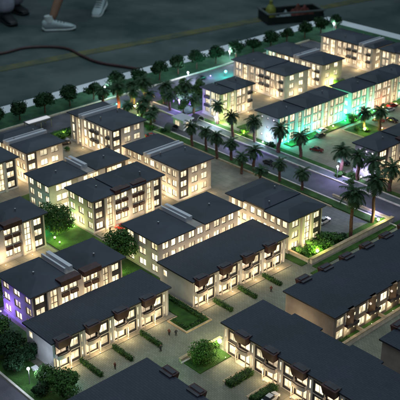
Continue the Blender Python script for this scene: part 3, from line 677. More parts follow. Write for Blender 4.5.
# palms
def make_palm(th, cr, lb, grp='palm trees of the model'):
    r = thing('palm_tree', lb, 'palm tree', (0, 0, 0), 0, grp)
    m = M(); N = 9; m.tube([(.12*math.sin(i), .1*math.cos(i*1.3), th*i/N) for i in range(N+1)], [.5-.16*i/N+(.04 if i % 2 else 0) for i in range(N+1)], 'palm_trunk', 8)
    m.tube([(0, 0, th-.9), (0, 0, th-.3), (0, 0, th+.2)], [.3, .55, .3], 'bark', 8); m.build('trunk', r)
    m = M()
    for i in range(48):
        a = i*2.4; el = R(82-118*(i/48)**.8); L = cr*random.choice((random.uniform(.9, 1.12), random.uniform(.6, .95))); el += R(random.gauss(0, 9)); a += random.gauss(0, .12); n = 9; pts = []; p = Vector((0, 0, th)); e = el
        for k in range(n+1):
            pts.append(p.copy()); p += Vector((math.cos(a)*math.cos(e), math.sin(a)*math.cos(e), math.sin(e)))*L/n; e -= R(9.5)
        side = Vector((-math.sin(a), math.cos(a), 0))
        for k in range(n):
            p, q = pts[k], pts[k+1]; d = (q-p)
            m.add([p-side*.05, p+side*.05, q+side*.03, q-side*.03], [(0, 1, 2, 3)], 'palm_leaf')
            if k < 1: continue
            ln = L*.24*math.sin(math.pi*(k+.6)/(n+1.2))**.6
            for sg in (-1, 1):
                for t in (.15, .62):
                    o = p+d*t; tip = o+side*sg*ln+d*1.2+Vector((0, 0, -ln*random.uniform(.3, .7)))
                    m.add([o, o+d*.62, tip], [(0, 1, 2)], 'palm_leaf')
    m.build('crown', r); return r
palms = [(-193.3, 186.4, 7.7, 'single palm on the near verge of the palm road, closest to the gatehouse'), (-202.6, 202.8, 7.6, 'palm on the far verge left of the tan court'),
 (-194.5, 204.9, 7.6, 'palm by the bright bush at the purple end wall'), (-189, 188.6, 6, 'palm on the near verge, just right of the single verge palm'), (-179.7, 184, 5.4, 'palm on the near verge cut by the yard'),
 (-183.2, 204.4, 8.1, 'palm in front of the teal lit corner'), (-179, 188.6, 6.2, 'palm in the verge beside the dark car on the road'), (-167.7, 188.2, 5.7, 'palm on the near verge right of the dark car'),
 (-175.5, 206.6, 7, 'palm right of the teal corner by the parking court'), (-170.3, 182.5, 5, 'low palm in the yard behind the right central block'), (-158.9, 188.6, 5.7, 'near verge palm left of the walled palm garden'),
 (-158.4, 206.1, 7.8, 'palm at the purple lamp left of the lilac slit window wall'), (-152.3, 206.6, 7.7, 'palm directly before the lilac slit window wall'), (-140.9, 206.9, 7.9, 'palm before the lit front of the right edge block'),
 (-175.9, 239.6, 7, 'red lit palm on the parking island, left one'), (-172.2, 243.5, 7.4, 'red lit palm on the parking island, right one'), (-250.5, 191.5, 8.2, 'red trunked palm by the perimeter road, left of three'),
 (-251.6, 198.1, 7.4, 'red trunked palm by the perimeter road, middle of three'), (-248.9, 202.6, 8.4, 'glowing trunk palm by the perimeter road, right of three'), (-235, 189.5, 5.3, 'bushy palm right of the upper left block, upper one'),
 (-231.6, 192.5, 4.6, 'bushy palm right of the upper left block, near the canopy'), (-206, 187.2, 6.8, 'palm in front of the gatehouse above the warm lit block'), (-238.5, 194, 5.5, 'short palm between perimeter road and gatehouse'), (-128, 207, 8, 'palm at the right edge beyond the road'), (-240, 187.6, 5, 'bushy palm directly behind the upper left block roof'), (-228.5, 188.4, 4.4, 'low palm between red canopy and gatehouse'), (-243, 199.5, 5.2, 'palm at the corner of the palm road and perimeter road'), (-226, 206.5, 6.4, 'palm behind the gatehouse'),
 (-200.5, 188.4, 6.6, 'near verge palm above the warm lit block roof'), (-214.5, 207, 7.2, 'far verge palm before the small cream block'),

 (-147, 206.7, 7.6, 'far verge palm between the two before the right edge block'), (-134.4, 206.9, 7.6, 'last far verge palm before the frame edge'), (-254.0, 187, 7.2, 'red trunked palm in front of the border lawn lamp'),
 (-246.5, 195.6, 6.2, 'palm between the perimeter trio and the short palm'), (-242.6, 206.6, 7, 'palm at the left front of the dark grove'), (-236, 203.6, 6.2, 'palm at the violet lamps in front of the grove'), (-238, 213.6, 7.4, 'tall palm rising out of the dark grove')]
pp = [make_palm(7, 3.3, ''), make_palm(7, 3.1, ''), make_palm(7, 3.5, ''), make_palm(7, 3.2, '')]; pu = [0]*4
for i, (x, y, h, lb) in enumerate(palms):
    j = i % 4
    if not pu[j]: o = pp[j]; pu[j] = 1; o.location = (x*K, y*K, (ZO+.2)*K); o['label'] = lb; o.scale = (1, 1, h/7)
    else: o = copy_tree(pp[j], (x, y, .2), i*.9, (max(.92, h/6.8)*random.uniform(.93, 1.1),)*2+(h/6.9*random.uniform(.95, 1.06),), lb)
    o.rotation_euler.x = random.gauss(0, .04); o.rotation_euler.y = random.gauss(0, .04)
o = make_palm(13, 4.4, 'tall palm in the walled garden beside the white car'); o.location = (-130.8*K, 176.2*K, (ZO+.3)*K)
copy_tree(o, (-131.8, 187, .3), 1.4, 1, 'tall palm in the corner of the walled garden, nearest the right edge')
# ------------------------------------------------------------------ cars
def make_car(paint, lb):
    r = thing('model_car', lb, 'car', (0, 0, 0), 0, 'miniature cars of the model')
    def loft(m, secs, mt):      # secs: (x, halfwidth, z0, z1, topwidth)
        vs = []
        for x, hw, z0, z1, tw in secs: vs += [(x, -hw, z0), (x, -hw, (z0+z1)/2), (x, -tw, z1), (x, tw, z1), (x, hw, (z0+z1)/2), (x, hw, z0)]
        fs = [(6*i+k, 6*i+(k+1) % 6, 6*(i+1)+(k+1) % 6, 6*(i+1)+k) for i in range(len(secs)-1) for k in range(6)]
        n = len(vs); fs += [(5, 4, 3, 2, 1, 0), tuple(range(n-6, n))]; m.add(vs, fs, mt, False)
    m = M(); loft(m, [(-2.3, .78, .4, .8, .7), (-2.1, .9, .3, .98, .8), (-1.2, .93, .28, 1.04, .84), (0, .93, .28, 1.02, .84), (1.1, .93, .28, .98, .82), (2.0, .88, .3, .8, .74), (2.3, .72, .4, .66, .6)], paint); m.build('body', r)
    m = M(); loft(m, [(-1.75, .8, .95, 1.02, .78), (-1.05, .8, .95, 1.44, .62), (.35, .8, .95, 1.46, .62), (1.05, .8, .95, 1.02, .76)], 'car_glass'); m.build('window', r)
    m = M(); m.box(-1.0, .3, -.6, .6, 1.44, 1.5, paint); m.build('roof', r)
    for x in (-1.4, 1.4):
        for s_ in (-1, 1):
            m = M(); m.tube([(x, s_*.72, .33), (x, s_*.97, .33)], .34, 'rubber', 12); w_ = m.build('wheel', r)
            m = M(); m.tube([(x, s_*.96, .33), (x, s_*.985, .33)], .2, 'metal', 10); m.build('rim', w_)
    for s_ in (-1, 1):
        m = M(); m.box(2.2, 2.32, s_*.55-.15, s_*.55+.15, .55, .68, 'white'); m.build('headlight', r)
    return r
cp = {k: None for k in ('car_white', 'car_black', 'car_red', 'car_maroon')}
for x, y, a, c, lb in [(-178.6, 195.3, 0, 'car_black', 'black car driving on the palm road among the palms'), (-185, 228.4, 90, 'car_white', 'white car parked at the front of the teal cornered block'), (-175.4, 214.4, 20, 'car_maroon', 'dark red car alone on the parking court'),
   (-183.6, 266.4, 80, 'car_red', 'red car parked beside the far right long block'), (-181.6, 262, 90, 'car_white', 'white car next to the red one by the far right long block'), (-174.7, 254, 15, 'car_black', 'black car on the court behind the palm island'), (-182.6, 224.6, 90, 'car_black', 'black car parked beside the white one near the teal block'),
   (-175.8, 134.2, 20, 'car_red', 'red car on the path between two lit blocks left of centre'), (-141.2, 177.6, 95, 'car_white', 'white car parked in the yard behind the lit bay block'), (-98.2, 110.3, 95, 'car_white', 'white car between the hedges at the bottom edge'), (-236.2, 157.2, 70, 'car_black', 'black car on the tan court at upper left'),
   (-221, 182.4, 60, 'car_red', 'red car beside the vivid green bush'), (-178, 250.8, 30, 'car_maroon', 'dark red car left of the red lit palms'), (-163, 213, 0, 'car_black', 'black car half hidden behind the right edge block corner'), (-254, 236, 90, 'car_black', 'black car on the perimeter road near the teal lamp'), (-154, 183.5, 30, 'car_black', 'black car in the yard close to the walled garden palms')]:
    if cp[c] is None: o = cp[c] = make_car(c, lb); o.location = (x*K, y*K, (ZO+.25)*K); o.rotation_euler.z = R(a)
    else: copy_tree(cp[c], (x, y, .25), R(a), None, lb)
# miniature figures
def fig(x, y, mt, lb, a=0):
    m = M(); s = 1.0
    m.tube([(-.14, .12, 0), (-.12, .05, .45), (-.11, 0, .9)], [.09, .1, .14], 'figure_dark', 6); m.tube([(.16, -.14, 0), (.13, -.05, .45), (.11, 0, .9)], [.09, .1, .14], 'figure_dark', 6)
    m.tube([(0, 0, .82), (0, 0, 1.1), (0, 0, 1.42), (0, 0, 1.5)], [.2, .2, .25, .08], mt, 8)
    m.tube([(-.25, 0, 1.4), (-.34, .05, 1.1), (-.3, .14, .85)], [.08, .07, .05], mt, 6); m.tube([(.25, 0, 1.4), (.34, -.05, 1.1), (.3, -.12, .85)], [.08, .07, .05], mt, 6)
    m.ball((0, 0, 1.64), .13, 'skin', 8, 1.2)
    o = m.build('person_figure', None, (x, y, .2), a); o.scale = (1.0,)*3
    tag(o, lb, 'figurine', 'tiny people figures on the paving')
fig(-129.4, 110.4, 'figure_red', 'tiny figure in red standing left in the pair on the paved court', .5); fig(-128.2, 111.4, 'figure_dark', 'tiny dark figure standing right in the pair on the paved court', 1.5)
fig(-126, 105.0, 'figure_dark', 'tiny dark figure at the end of the third hedge strip', 2); fig(-127.8, 93.8, 'figure_red', 'tiny figure in red between hedge strips at lower left', .2)
fig(-126.4, 140.5, 'figure_red', 'tiny figure in red between hedges before the central terrace', 1.2); fig(-177, 130.6, 'figure_red', 'tiny figure in red left of the red car', 2.2); fig(-95.5, 147, 'figure_dark', 'tiny figure on the lane behind the tan wall at right', 2.2)
# ------------------------------------------------------------------ lamps
def street_lamp(x, y, h, col, mt, pw, lb, r_=.33, cat='street lamp'):
    r = thing('street_lamp', lb, cat, (x, y, .2), 0, 'glowing street lamps of the model')
    m = M(); m.tube([(0, 0, 0), (0, 0, .5), (0, 0, h-.5)], [.2, .12, .09], 'metal', 8); m.build('pole', r)
    m = M(); m.ball((0, 0, h), r_, mt, 12); m.build('lamp_globe', r); point(r, h+.55, col, pw, .3)
    # second lamp below the globe, so the ground is lit as well
    point(r, h-.75, col, pw*.6, .2, (.3, .3)); return r
WH = (.75, .86, 1.)
for x, y, h, pw, lb in [(-265.0, 196.3, 3.4, .45, 'white globe lamp among border trees at upper left'), (-256, 230.6, 3.6, .45, 'white globe lamp on the perimeter road above the grove'), (-265, 262.4, 3.6, .5, 'white globe lamp between border trees above the teal glow'), (-263.6, 329, 3.4, .4, 'white globe lamp beside the last border tree at the table corner'),
    (-135.6, 77.6, 4.0, .10, 'white globe lamp beside the road at lower left'), (-214, 205.4, 3.2, .4, 'white globe lamp near the gatehouse, left of the small cream block')]:
    street_lamp(x, y, h, WH, 'lamp_white', pw, lb)
street_lamp(-157, 202.4, 4.2, (.6, .5, 1.), 'lamp_white', .35, 'violet-white globe lamp between palms by the road at right', .3)
street_lamp(-234.6, 206.9, 3.6, (.45, .3, 1.), 'lamp_purple', .3, 'violet lamp above the gatehouse, left one'); street_lamp(-231.4, 209.4, 3.0, (.3, .2, 1.), 'lamp_purple', .3, 'blue-violet lamp above the gatehouse, right one')
def spot(x, y, col, mt, pw, lb, z=.8, rr=.2):
    r = thing('garden_light', lb, 'garden light', (x, y, .2), 0, 'small coloured garden lights')
    m = M(); m.tube([(0, 0, 0), (0, 0, z-.3)], .09, 'metal', 6); m.tube([(0, 0, z-.35), (0, 0, z-.1)], [.12, rr], 'metal', 8); m.build('housing', r)
    m = M(); m.ball((0, 0, z), rr, mt, 10); m.build('lens', r); point(r, z+rr+.6, col, pw*.6, .5); return r
GR = (.25, 1., .12); TE = (.05, 1., .72); PU = (.28, .14, 1.); WA = (1., .74, .36); YE = (.85, 1., .2); RE = (1., .25, .12); LI = (.5, .42, 1.)
for a in [(-118.6, 116.9-1.2, (1., .92, .45), 'lamp_warm', .45, 'bright warm garden light between round bush and first brown bay', 1.4, .5),
  (-130.6, 162.4, YE, 'lamp_warm', .30, 'yellow-green garden light among the bushes of the walled garden', 1.2, .4),
  (-130.2, 187.6, (1., .95, .4), 'lamp_warm', .3, 'yellow garden light in the wall corner at the right edge', 1.6, .4),
  (-183.5, 117, YE, 'lamp_warm', .11, 'garden light at the foot of the broad lawn tree', .8, .28),
  (-180.5, 116.5, YE, 'lamp_warm', .12, 'yellow-green garden light right of the broad lawn tree'),
  (-158.5, 118.6, YE, 'lamp_warm', .12, 'garden light under the tree at the grey central block'),
  (-187.5, 124.0, GR, 'lamp_green', .14, 'green garden light behind the broad lawn tree'),
  (-188.5, 115.5, TE, 'lamp_teal', .22, 'teal garden light at the back of the broad lawn tree'),
  (-242.2, 161.2, YE, 'lamp_warm', .35, 'yellow garden light at the left end of the upper left block'),
  (-225.0, 177.6, GR, 'lamp_green', .40, 'green garden light at the right end of the upper left block', 1.6, .4),
  (-244.9, 194.6, YE, 'lamp_warm', .2, 'yellow garden light behind the upper left block among palms', 1.8, .45),
  (-249.6, 190.6, RE, 'lamp_warm', .30, 'reddish uplight at the left of the three perimeter palms', .6, .1), (-247.8, 201.8, (1., .5, .25), 'lamp_warm', .35, 'orange uplight at the right of the three perimeter palms', .6, .3),
  (-247.2, 197.6, (.6, 1., .3), 'lamp_green', .30, 'yellow-green uplight between the red trunked palms', 1.2, .2), (-238.5, 190.6, GR, 'lamp_green', .22, 'green uplight under the bushy palms behind the upper left block', 1., .2), (-234.5, 211.5, PU, 'lamp_purple', .25, 'violet uplight inside the dark grove', 1., .2),
  (-253.0, 192.5, TE, 'lamp_teal', .3, 'teal garden light by the three perimeter palms'),
  (-250.5, 246, TE, 'lamp_teal', 1.1, 'strong teal light on the perimeter verge above the cream blocks', 1.8, .5),
  (-253, 240, LI, 'lamp_purple', .18, 'violet light on the perimeter road left of the teal light'),
  (-243.6, 247.4, TE, 'lamp_teal', .35, 'teal light at the left end of the middle far block'),
  (-201.0, 206.4, YE, 'lamp_warm', .3, 'yellow light under the bright bush by the palm road'),
  (-215.5, 208.6, YE, 'lamp_warm', .2, 'yellow light at the foot of the small cream block'), (-213, 210.6, GR, 'lamp_green', .2, 'green light beside the small cream block'),
  (-185.2, 211.4, TE, 'lamp_teal', .42, 'teal wall washer at the near corner of the long block', 1.2), (-184.8, 219.5, TE, 'lamp_teal', .42, 'teal wall washer along the front of the long block'), (-191.5, 205.8, (.55, .85, 1.), 'lamp_white', .28, 'pale blue wall washer at the end wall of the long block'),
  (-184.8, 226.5, TE, 'lamp_teal', .30, 'teal wall washer halfway along the teal cornered block'), (-184.6, 256.5, TE, 'lamp_teal', .30, 'teal wall washer near the white car at far right'),
  (-190.5, 244.2, TE, 'lamp_teal', .7, 'teal light in the gap between the two long blocks'), (-185.2, 241, TE, 'lamp_teal', .5, 'teal light in front of the gap between the long blocks'), (-184.8, 250, TE, 'lamp_teal', .5, 'teal wall washer at the start of the far right long block'),
  (-184.4, 245.4, GR, 'lamp_green', .3, 'green light in the bush between the long blocks'), (-184.5, 278, TE, 'lamp_teal', .45, 'teal wall washer by the right frame edge'),
  (-184.6, 262, RE, 'lamp_warm', .3, 'reddish wall washer behind the red car'), (-184.8, 234, WA, 'lamp_warm', .3, 'warm light in the middle front of the teal cornered block'),
  (-175.0, 239.0, YE, 'lamp_warm', .25, 'yellow light on the parking island', 1.3, .45), (-172.4, 245.3, RE, 'lamp_warm', .2, 'red uplight at the island palms', .6, .15),
  (-213, 268, YE, 'lamp_warm', .35, 'yellow light in the bush at the end of the low lit block'), (-244.5, 295, YE, 'lamp_green', .3, 'green light behind the farthest cream block'),
  (-161.5, 89, PU, 'lamp_purple', .28, 'purple wall washer at the left end of the purple lit block'), (-160.0, 86.0, PU, 'lamp_purple', .20, 'purple wall washer at the near side of the purple lit block', 2.5), (-152.6, 80.6, PU, 'lamp_purple', .25, 'violet uplight between the trees at the lower left edge', 3.2, .15), (-162.5, 82.6, PU, 'lamp_purple', .5, 'purple uplight under the tree at the left edge', 2),
  (-196, 196, LI, 'lamp_purple', .22, 'violet light on the palm road near the single palm', 1.2, .2), (-186, 197, PU, 'lamp_purple', .12, 'blue-violet light on the palm road before the dark car', 1.2, .2), (-152, 207.8, (.7, .7, 1.), 'lamp_white', .15, 'violet wall washer at the slit window wall of the right block'),
  (-134.6, 191.2, LI, 'lamp_purple', .3, 'violet light on the kerb of the walled palm garden', 1.2, .15), (-251.5, 214, PU, 'lamp_purple', .12, 'violet light on the perimeter road above the grove', .9, .15),
  (-129.6, 83.4, TE, 'lamp_teal', .04, 'teal light in the dark tree at the bottom left'), (-119.6, 98.4, GR, 'lamp_green', .12, 'small green light at the corner shrub of the bottom dark roof', 1.2)]:
    spot(*a)
# added warm lights with invented fixtures, standing in for the glow of the fronts
ww = [(-134.3, 87.2, .20), (-134.3, 94.8, .20), (-134.3, 102.6, .20), (-134.3, 110.6, .20), (-132.4, 125.4, .20), (-132.4, 133.4, .20), (-132.4, 141.4, .20), (-132.4, 149.4, .20),
      (-149.2, 155.2, .55), (-155, 155.4, .5), (-143, 155.6, .2), (-148.4, 131, .16), (-148.4, 139, .16), (-148.4, 147, .2), (-216.6, 134, .5), (-216.6, 140, .5), (-222, 129.6, .4), (-229, 130, .4), (-198, 155.2, .5), (-190, 155.2, .5), (-183, 155.4, .4), (-176.6, 160.5, .22), (-176.6, 166, .2),
      (-177.6, 131, .5), (-177.6, 138, .3), (-177.6, 146, .3), (-186, 125.2, .4), (-180.6, 92, .3), (-180.6, 100, .3), (-180.6, 108, .3), (-191.2, 130, .3), (-191.2, 146, .35), (-134.4, 163.4, .2), (-134.6, 158.6, .12),
      (-214.2, 165, .18), (-229, 159.6, .25), (-222, 159.6, .25), (-215.2, 215, .35), (-215.2, 223, .3), (-236, 240, .35), (-228, 240, .35), (-220, 240, .35), (-212.8, 248, .3), (-230, 259.4, .35), (-220, 259.4, .35), (-212.4, 265, .3),
      (-236, 291, .4), (-228, 291, .4), (-219, 291, .4), (-212.4, 300, .25), (-202, 292.6, .3), (-185, 228.5, .25), (-185, 256, .3), (-184.6, 270, .3), (-146.8, 214, .35), (-146.8, 222, .3), (-114.6, 113.6, .2), (-110, 114.4, .15), (-103.6, 113.8, .15), (-96, 113.8, .15), (-111, 130, .22), (-121, 124, .15), (-147.8, 96, .3), (-147.8, 104, .3), (-147.8, 110, .3), (-101.1, 139, .04), (-101.1, 147, .04), (-101.1, 155, .04)]
for i, (x, y, p) in enumerate(ww):
    x, y = x, y; r = thing('added_wash_light', 'tiny added warm fill light at the foot of a house front', 'added fill light', (x, y, .2), 0, 'tiny added warm fill lights at the feet of the house fronts')
    m = M(); m.tube([(0, 0, 0), (0, 0, .25)], .1, 'metal', 8); m.build('housing', r)
    m = M(); m.ball((0, 0, .27), .07, 'lamp_warm', 8); m.build('lens', r); point(r, 1.8, (1., .70, .36), (p*.33 if p > .24 else p*.5), 1.2)
# ------------------------------------------------------------------ hall: things on the floor beyond the table
Q = [(-520, 220), (-500, 255), (-487, 281), (-486.8, 299.5), (-478, 312.4), (-466.5, 318.3), (-448.7, 316.1), (-430, 315.8), (-410.2, 323.1), (-380, 332), (-340, 330)]
pts = []
for i in range(len(Q)-1):
    p0, p1, p2, p3 = [Vector(Q[max(0, min(len(Q)-1, i+k))]) for k in (-1, 0, 1, 2)]
    for t in range(6):
        t /= 6; v = .5*((2*p1)+(p2-p0)*t+(2*p0-5*p1+4*p2-p3)*t*t+(3*p1-p0-3*p2+p3)*t**3); pts.append((v.x, v.y, FLOOR+1.0))
m = M(); m.tube(pts, .85, 'cable', 8); tag(m.build('cable'), 'dark red cable lying curved across the green floor and the yellow line', 'cable')
# open tray
r = thing('tray', 'low dark open tray on the floor at the top, holding cloth and papers', 'tray', (-420, 476, FLOOR), 0)
ang = math.atan2(498.3-459, -407.5+425.9)
r.rotation_euler.z = ang
L_, D_ = 21, 9.5
m = M(); m.box(-L_, L_, -D_, D_, 0, 1, 'tray'); m.box(-L_, L_, -D_, -D_+1, 1, 5, 'tray'); m.box(-L_, L_, D_-1, D_, 1, 7, 'tray'); m.box(-L_, -L_+1, -D_+1, D_-1, 1, 7, 'tray'); m.box(L_-1, L_, -D_+1, D_-1, 1, 7, 'tray'); m.build('tray_body', r)
m = M(); m.box(-L_-.6, L_+.6, -D_-.6, -D_+1.2, 7, 7.8, 'trim_grey'); m.box(-L_-.6, L_+.6, D_-1.2, D_+.6, 7, 7.8, 'trim_grey'); m.box(-L_-.6, -L_+1.2, -D_+1.2, D_-1.2, 7, 7.8, 'trim_grey'); m.box(L_-1.2, L_+.6, -D_+1.2, D_-1.2, 7, 7.8, 'trim_grey'); m.build('rim', r)
def lump(sx, sy, sz, mt, n=22, seed=1):
    random.seed(seed); m = M(); vs = []; fs = []
    for i in range(n+1):
        for j in range(n+1):
            x, y = i/n*2-1, j/n*2-1; e = max(0, 1-x**4)*max(0, 1-y**4)
            z = e*(.6+.4*math.sin(3.1*x+2*y+seed)+.22*math.sin(9*x-5*y)+.12*math.sin(17*y+7*x)); vs.append((x*sx, y*sy, max(0, z)*sz))
    fs = [(i*(n+1)+j, (i+1)*(n+1)+j, (i+1)*(n+1)+j+1, i*(n+1)+j+1) for i in range(n) for j in range(n)]
    m.add(vs, fs, mt, True); return m
def onTray(m, name, x, y, z, lb, cat):
    c, s_ = math.cos(ang), math.sin(ang); o = m.build(name, None, (-420+c*x-s_*y, 476+s_*x+c*y, FLOOR+z), ang); tag(o, lb, cat)
onTray(lump(9, 7.5, 8, 'rust_cloth', seed=3), 'cloth', 10, 1, 1.0, 'crumpled rust brown cloth heaped in the floor tray', 'cloth')
onTray(lump(5, 7, 5, 'paper', seed=5), 'paper_sheet', -5, 0, 1.0, 'crumpled pale grey paper sheets in the left half of the floor tray', 'paper')
m = M(); m.tube([(0, 0, 0), (0, 0, 6), (0, 0, 8), (0, 0, 10)], [3.4, 3.6, 3.1, 1.4], 'yellow_thing', 16); m.tube([(0, 0, 10), (0, 0, 12.5)], 1.2, 'yellow_thing', 10)
onTray(m, 'jar', -14, 3.5, 1.0, 'dull yellow jar standing at the left end of the floor tray', 'jar')
# people by the far side: bodies as one skinned surface, in real metres
def skin_obj(name, verts, edges, rad, mt, parent, root=0, sub=2):
    me = bpy.data.meshes.new(name); me.from_pydata([tuple(v) for v in verts], edges, []); me.materials.append(MATS[mt])
    o = bpy.data.objects.new(name, me); COL.objects.link(o); o.parent = parent
    s = o.modifiers.new('Skin', 'SKIN'); s.use_smooth_shade = True
    for i, v in enumerate(me.skin_vertices[0].data): v.radius = rad[i] if hasattr(rad[i], '__len__') else (rad[i], rad[i]); v.use_root = (i == root)
    u = o.modifiers.new('Subsurf', 'SUBSURF'); u.levels = sub; u.render_levels = sub
    return o
def shoe(parent, p, head, pitch, mt, so, lift=0.):
    secs = [(-.085, .030, .02, .085), (-.06, .040, .0, .105), (0, .042, .0, .11), (.06, .042, .0, .085), (.12, .048, .0, .065), (.17, .046, .004, .052), (.205, .030, .012, .035)]
    T = Matrix.Translation(p) @ Matrix.Rotation(head, 4, 'Z') @ Matrix.Rotation(pitch, 4, 'Y')
    def loft(nm, za, zb, g, mt, par):
        m = M(); vs = []; n = 12
        for x, w, z0, z1 in secs:
            lo, hi = (z0, z0+.022) if za else (z0+.022, z1)
            for k in range(n):
                t = 2*math.pi*k/n; vs.append(T @ Vector((x*(1.03 if g else 1), (w+g)*math.copysign(abs(math.cos(t))**.7, math.cos(t)), (lo+hi)/2+(hi-lo)/2*math.copysign(abs(math.sin(t))**.7, math.sin(t)))))
        N = len(secs); fs = [(i*n+k, (i+1)*n+k, (i+1)*n+(k+1) % n, i*n+(k+1) % n) for i in range(N-1) for k in range(n)]+[tuple(range(n)), tuple(range(N*n-1, (N-1)*n-1, -1))]
        m.add([v/K for v in vs], fs, mt, True); return m.build(nm, par)
    o = loft('shoe', False, 0, 0, mt, parent); loft('sole', True, 0, .004, so, o)
    if mt == 'shoe':
        m = M()
        for q in range(4): m.tube([(T @ Vector((.03+.025*q, -.03, .098-.011*q)))/K, (T @ Vector((.035+.025*q, 0, .106-.011*q)))/K, (T @ Vector((.03+.025*q, .03, .098-.011*q)))/K], .004/K, 'trim_grey', 6)
        m.build('laces', o)
        m = M(); m.tube([(T @ Vector((-.02, 0, .08)))/K, (T @ Vector((-.025, 0, .135)))/K], [.047/K, .040/K], 'sole', 14); m.build('sock', o)
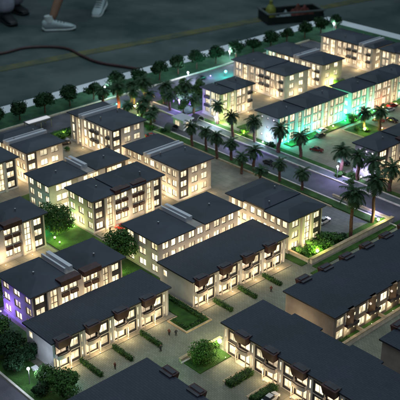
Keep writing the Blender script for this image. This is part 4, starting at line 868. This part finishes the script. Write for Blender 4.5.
def person(lb, f1, f2, h1, h2, lift2, pitch2, skinleg=True, short=True, shoemt='shoe'):
    f1 = Vector(f1)*K; f2 = Vector(f2)*K; mid = (f1+f2)/2
    r = bpy.data.objects.new('person', None); COL.objects.link(r); r.location = (mid.x, mid.y, 0); tag(r, lb, 'person')
    a = Vector((f1.x-mid.x, f1.y-mid.y, .09)); c = Vector((f2.x-mid.x, f2.y-mid.y, .09+lift2))
    hd = Vector((math.cos(h1), math.sin(h1), 0)); sd = Vector((-hd.y, hd.x, 0))
    pelvis = Vector((0, 0, .93 if (f1-f2).length > .4 else .97))
    s1 = 1 if (a-c).dot(sd) > 0 else -1
    hipA = pelvis+sd*.1*s1-Vector((0, 0, .04)); hipC = pelvis-sd*.1*s1-Vector((0, 0, .04))
    kA = (a+hipA)/2+hd*.05; kC = (c+hipC)/2+hd*.09
    V = [pelvis, pelvis+Vector((0, 0, .22)), pelvis+Vector((0, 0, .45)), pelvis+Vector((0, 0, .56)), pelvis+Vector((0, 0, .63))+hd*.02, pelvis+Vector((0, 0, .74))+hd*.03, pelvis+Vector((0, 0, .80))+hd*.02,
         hipA, kA, a, hipC, kC, c]
    E = [(0, 1), (1, 2), (2, 3), (3, 4), (4, 5), (5, 6), (0, 7), (7, 8), (8, 9), (0, 10), (10, 11), (11, 12)]
    Rr = [.13, .115, .14, .06, .075, .088, .06, .088, .055, .036, .088, .055, .036]
    for s in (1, -1):
        sh = V[2]+sd*.18*s+Vector((0, 0, .04)); el = sh+sd*.06*s+Vector((0, 0, -.28))-hd*.03; wr = el+Vector((0, 0, -.24))+hd*.08; pm = wr+Vector((0, 0, -.08))+hd*.02
        n = len(V); V += [sh, el, wr, pm]; Rr += [.052, .04, .026, .026]; E += [(2, n), (n, n+1), (n+1, n+2), (n+2, n+3)]
        for f in range(5):
            t = pm+hd*(.03-.018*f)*(1 if f < 4 else 2.2)+Vector((0, 0, -.07-.01*(f in (1, 2)) if f < 4 else -.01)); V.append(t); Rr.append(.008); E.append((n+3, len(V)-1))
    skin_obj('body', V, E, Rr, 'skin', r)
    skin_obj('shirt', [V[1]-Vector((0, 0, .1)), V[1], V[2], V[2]+Vector((0, 0, .07)), V[13], (V[13]+V[14])/2, V[22], (V[22]+V[23])/2], [(0, 1), (1, 2), (2, 3), (2, 4), (4, 5), (2, 6), (6, 7)], [.14, .135, .155, .08, .065, .06, .065, .06], 'cloth_dark', r, 1)
    if short:
        skin_obj('shorts', [pelvis+Vector((0, 0, .08)), pelvis, hipA, (hipA+kA)/2, hipC, (hipC+kC)/2], [(0, 1), (1, 2), (2, 3), (1, 4), (4, 5)], [.13, .14, .105, .1, .105, .1], 'cloth_dark', r, 1)
    else:
        skin_obj('trousers', [pelvis+Vector((0, 0, .08)), pelvis, hipA, kA, a+Vector((0, 0, -.02)), hipC, kC, c+Vector((0, 0, -.02))], [(0, 1), (1, 2), (2, 3), (3, 4), (1, 5), (5, 6), (6, 7)], [.13, .14, .11, .095, .105, .11, .095, .105], 'trousers', r, 1)
    hr = M(); p = V[5]-hd*.02+Vector((0, 0, .03)); hr.ball(p/K, .098/K, 'hair', 14, 1.05); hr.build('hair', r)
    fm = M(); q = V[5]+hd*.085
    fm.ball((q+hd*.012-Vector((0, 0, .01)))/K, .014/K, 'skin', 8, 1.4)
    for s in (1, -1): fm.ball((q+sd*.032*s+Vector((0, 0, .02)))/K, .011/K, 'car_black', 8)
    fm.build('face', r)
    shoe(r, Vector((a.x, a.y, 0)), h1, 0, shoemt, 'sole' if shoemt == 'shoe' else 'dark_shoe')
    shoe(r, Vector((c.x, c.y, lift2)), h2, pitch2, shoemt, 'sole' if shoemt == 'shoe' else 'dark_shoe')
    return r
person('person in white sneakers and bare ankles walking past on the green floor', (-511, 337), (-528, 392), math.atan2(13.9, 9.4), math.atan2(-.5, .35), .03, R(14))
person('person in wide grey trousers and dark shoes standing at the top left', (-551, 326), (-570, 345), math.atan2(-.2, 1), math.atan2(0, 1), 0, 0, short=False, shoemt='dark_shoe')
# ------------------------------------------------------------------ light
w = bpy.data.worlds.new('World'); S.world = w; w.use_nodes = True
bg = w.node_tree.nodes['Background']; bg.inputs[0].default_value = (.55, .72, .85, 1); bg.inputs[1].default_value = .06
def area(x, y, z, sx, sy, e, col, tx, ty, tz):
    L = bpy.data.lights.new('hall_light', 'AREA'); L.shape = 'RECTANGLE'; L.size = sx; L.size_y = sy; L.energy = e; L.color = col
    o = bpy.data.objects.new('hall_light', L); COL.objects.link(o); o.location = (x, y, z)
    o.rotation_euler = (Vector((tx, ty, tz))-Vector((x, y, z))).to_track_quat('-Z', 'Y').to_euler()
area(-1.2, 1.2, 4.6, 4, 4, 76, (.86, .95, 1.), -2.0, 1.8, .7)
area(-6.0, 5.0, 4.6, 4, 4, 95, (.70, .93, 1.), -5.5, 4.6, 0)
# ------------------------------------------------------------------ camera
cd = bpy.data.cameras.new('Camera'); cam = bpy.data.objects.new('Camera', cd); COL.objects.link(cam); S.camera = cam
A = R(47.2); P = R(26.3)
fw = Vector((-math.sin(A), math.cos(A), 0))
f3 = fw*math.cos(P)+Vector((0, 0, -math.sin(P)))
cam.location = (0, 0, (118+ZO)*K); cam.rotation_euler = f3.to_track_quat('-Z', 'Y').to_euler()
cd.sensor_width = 36; cd.lens = 912/400*36; cd.clip_end = 200; cd.clip_start = .05
cd.dof.use_dof = True; cd.dof.focus_distance = 2.75; cd.dof.aperture_fstop = 9.0
S.view_settings.view_transform = 'Standard'; S.view_settings.look = 'None'; S.view_settings.gamma = 1; S.view_settings.exposure = 0
S.render.resolution_x = S.render.resolution_y = 1024
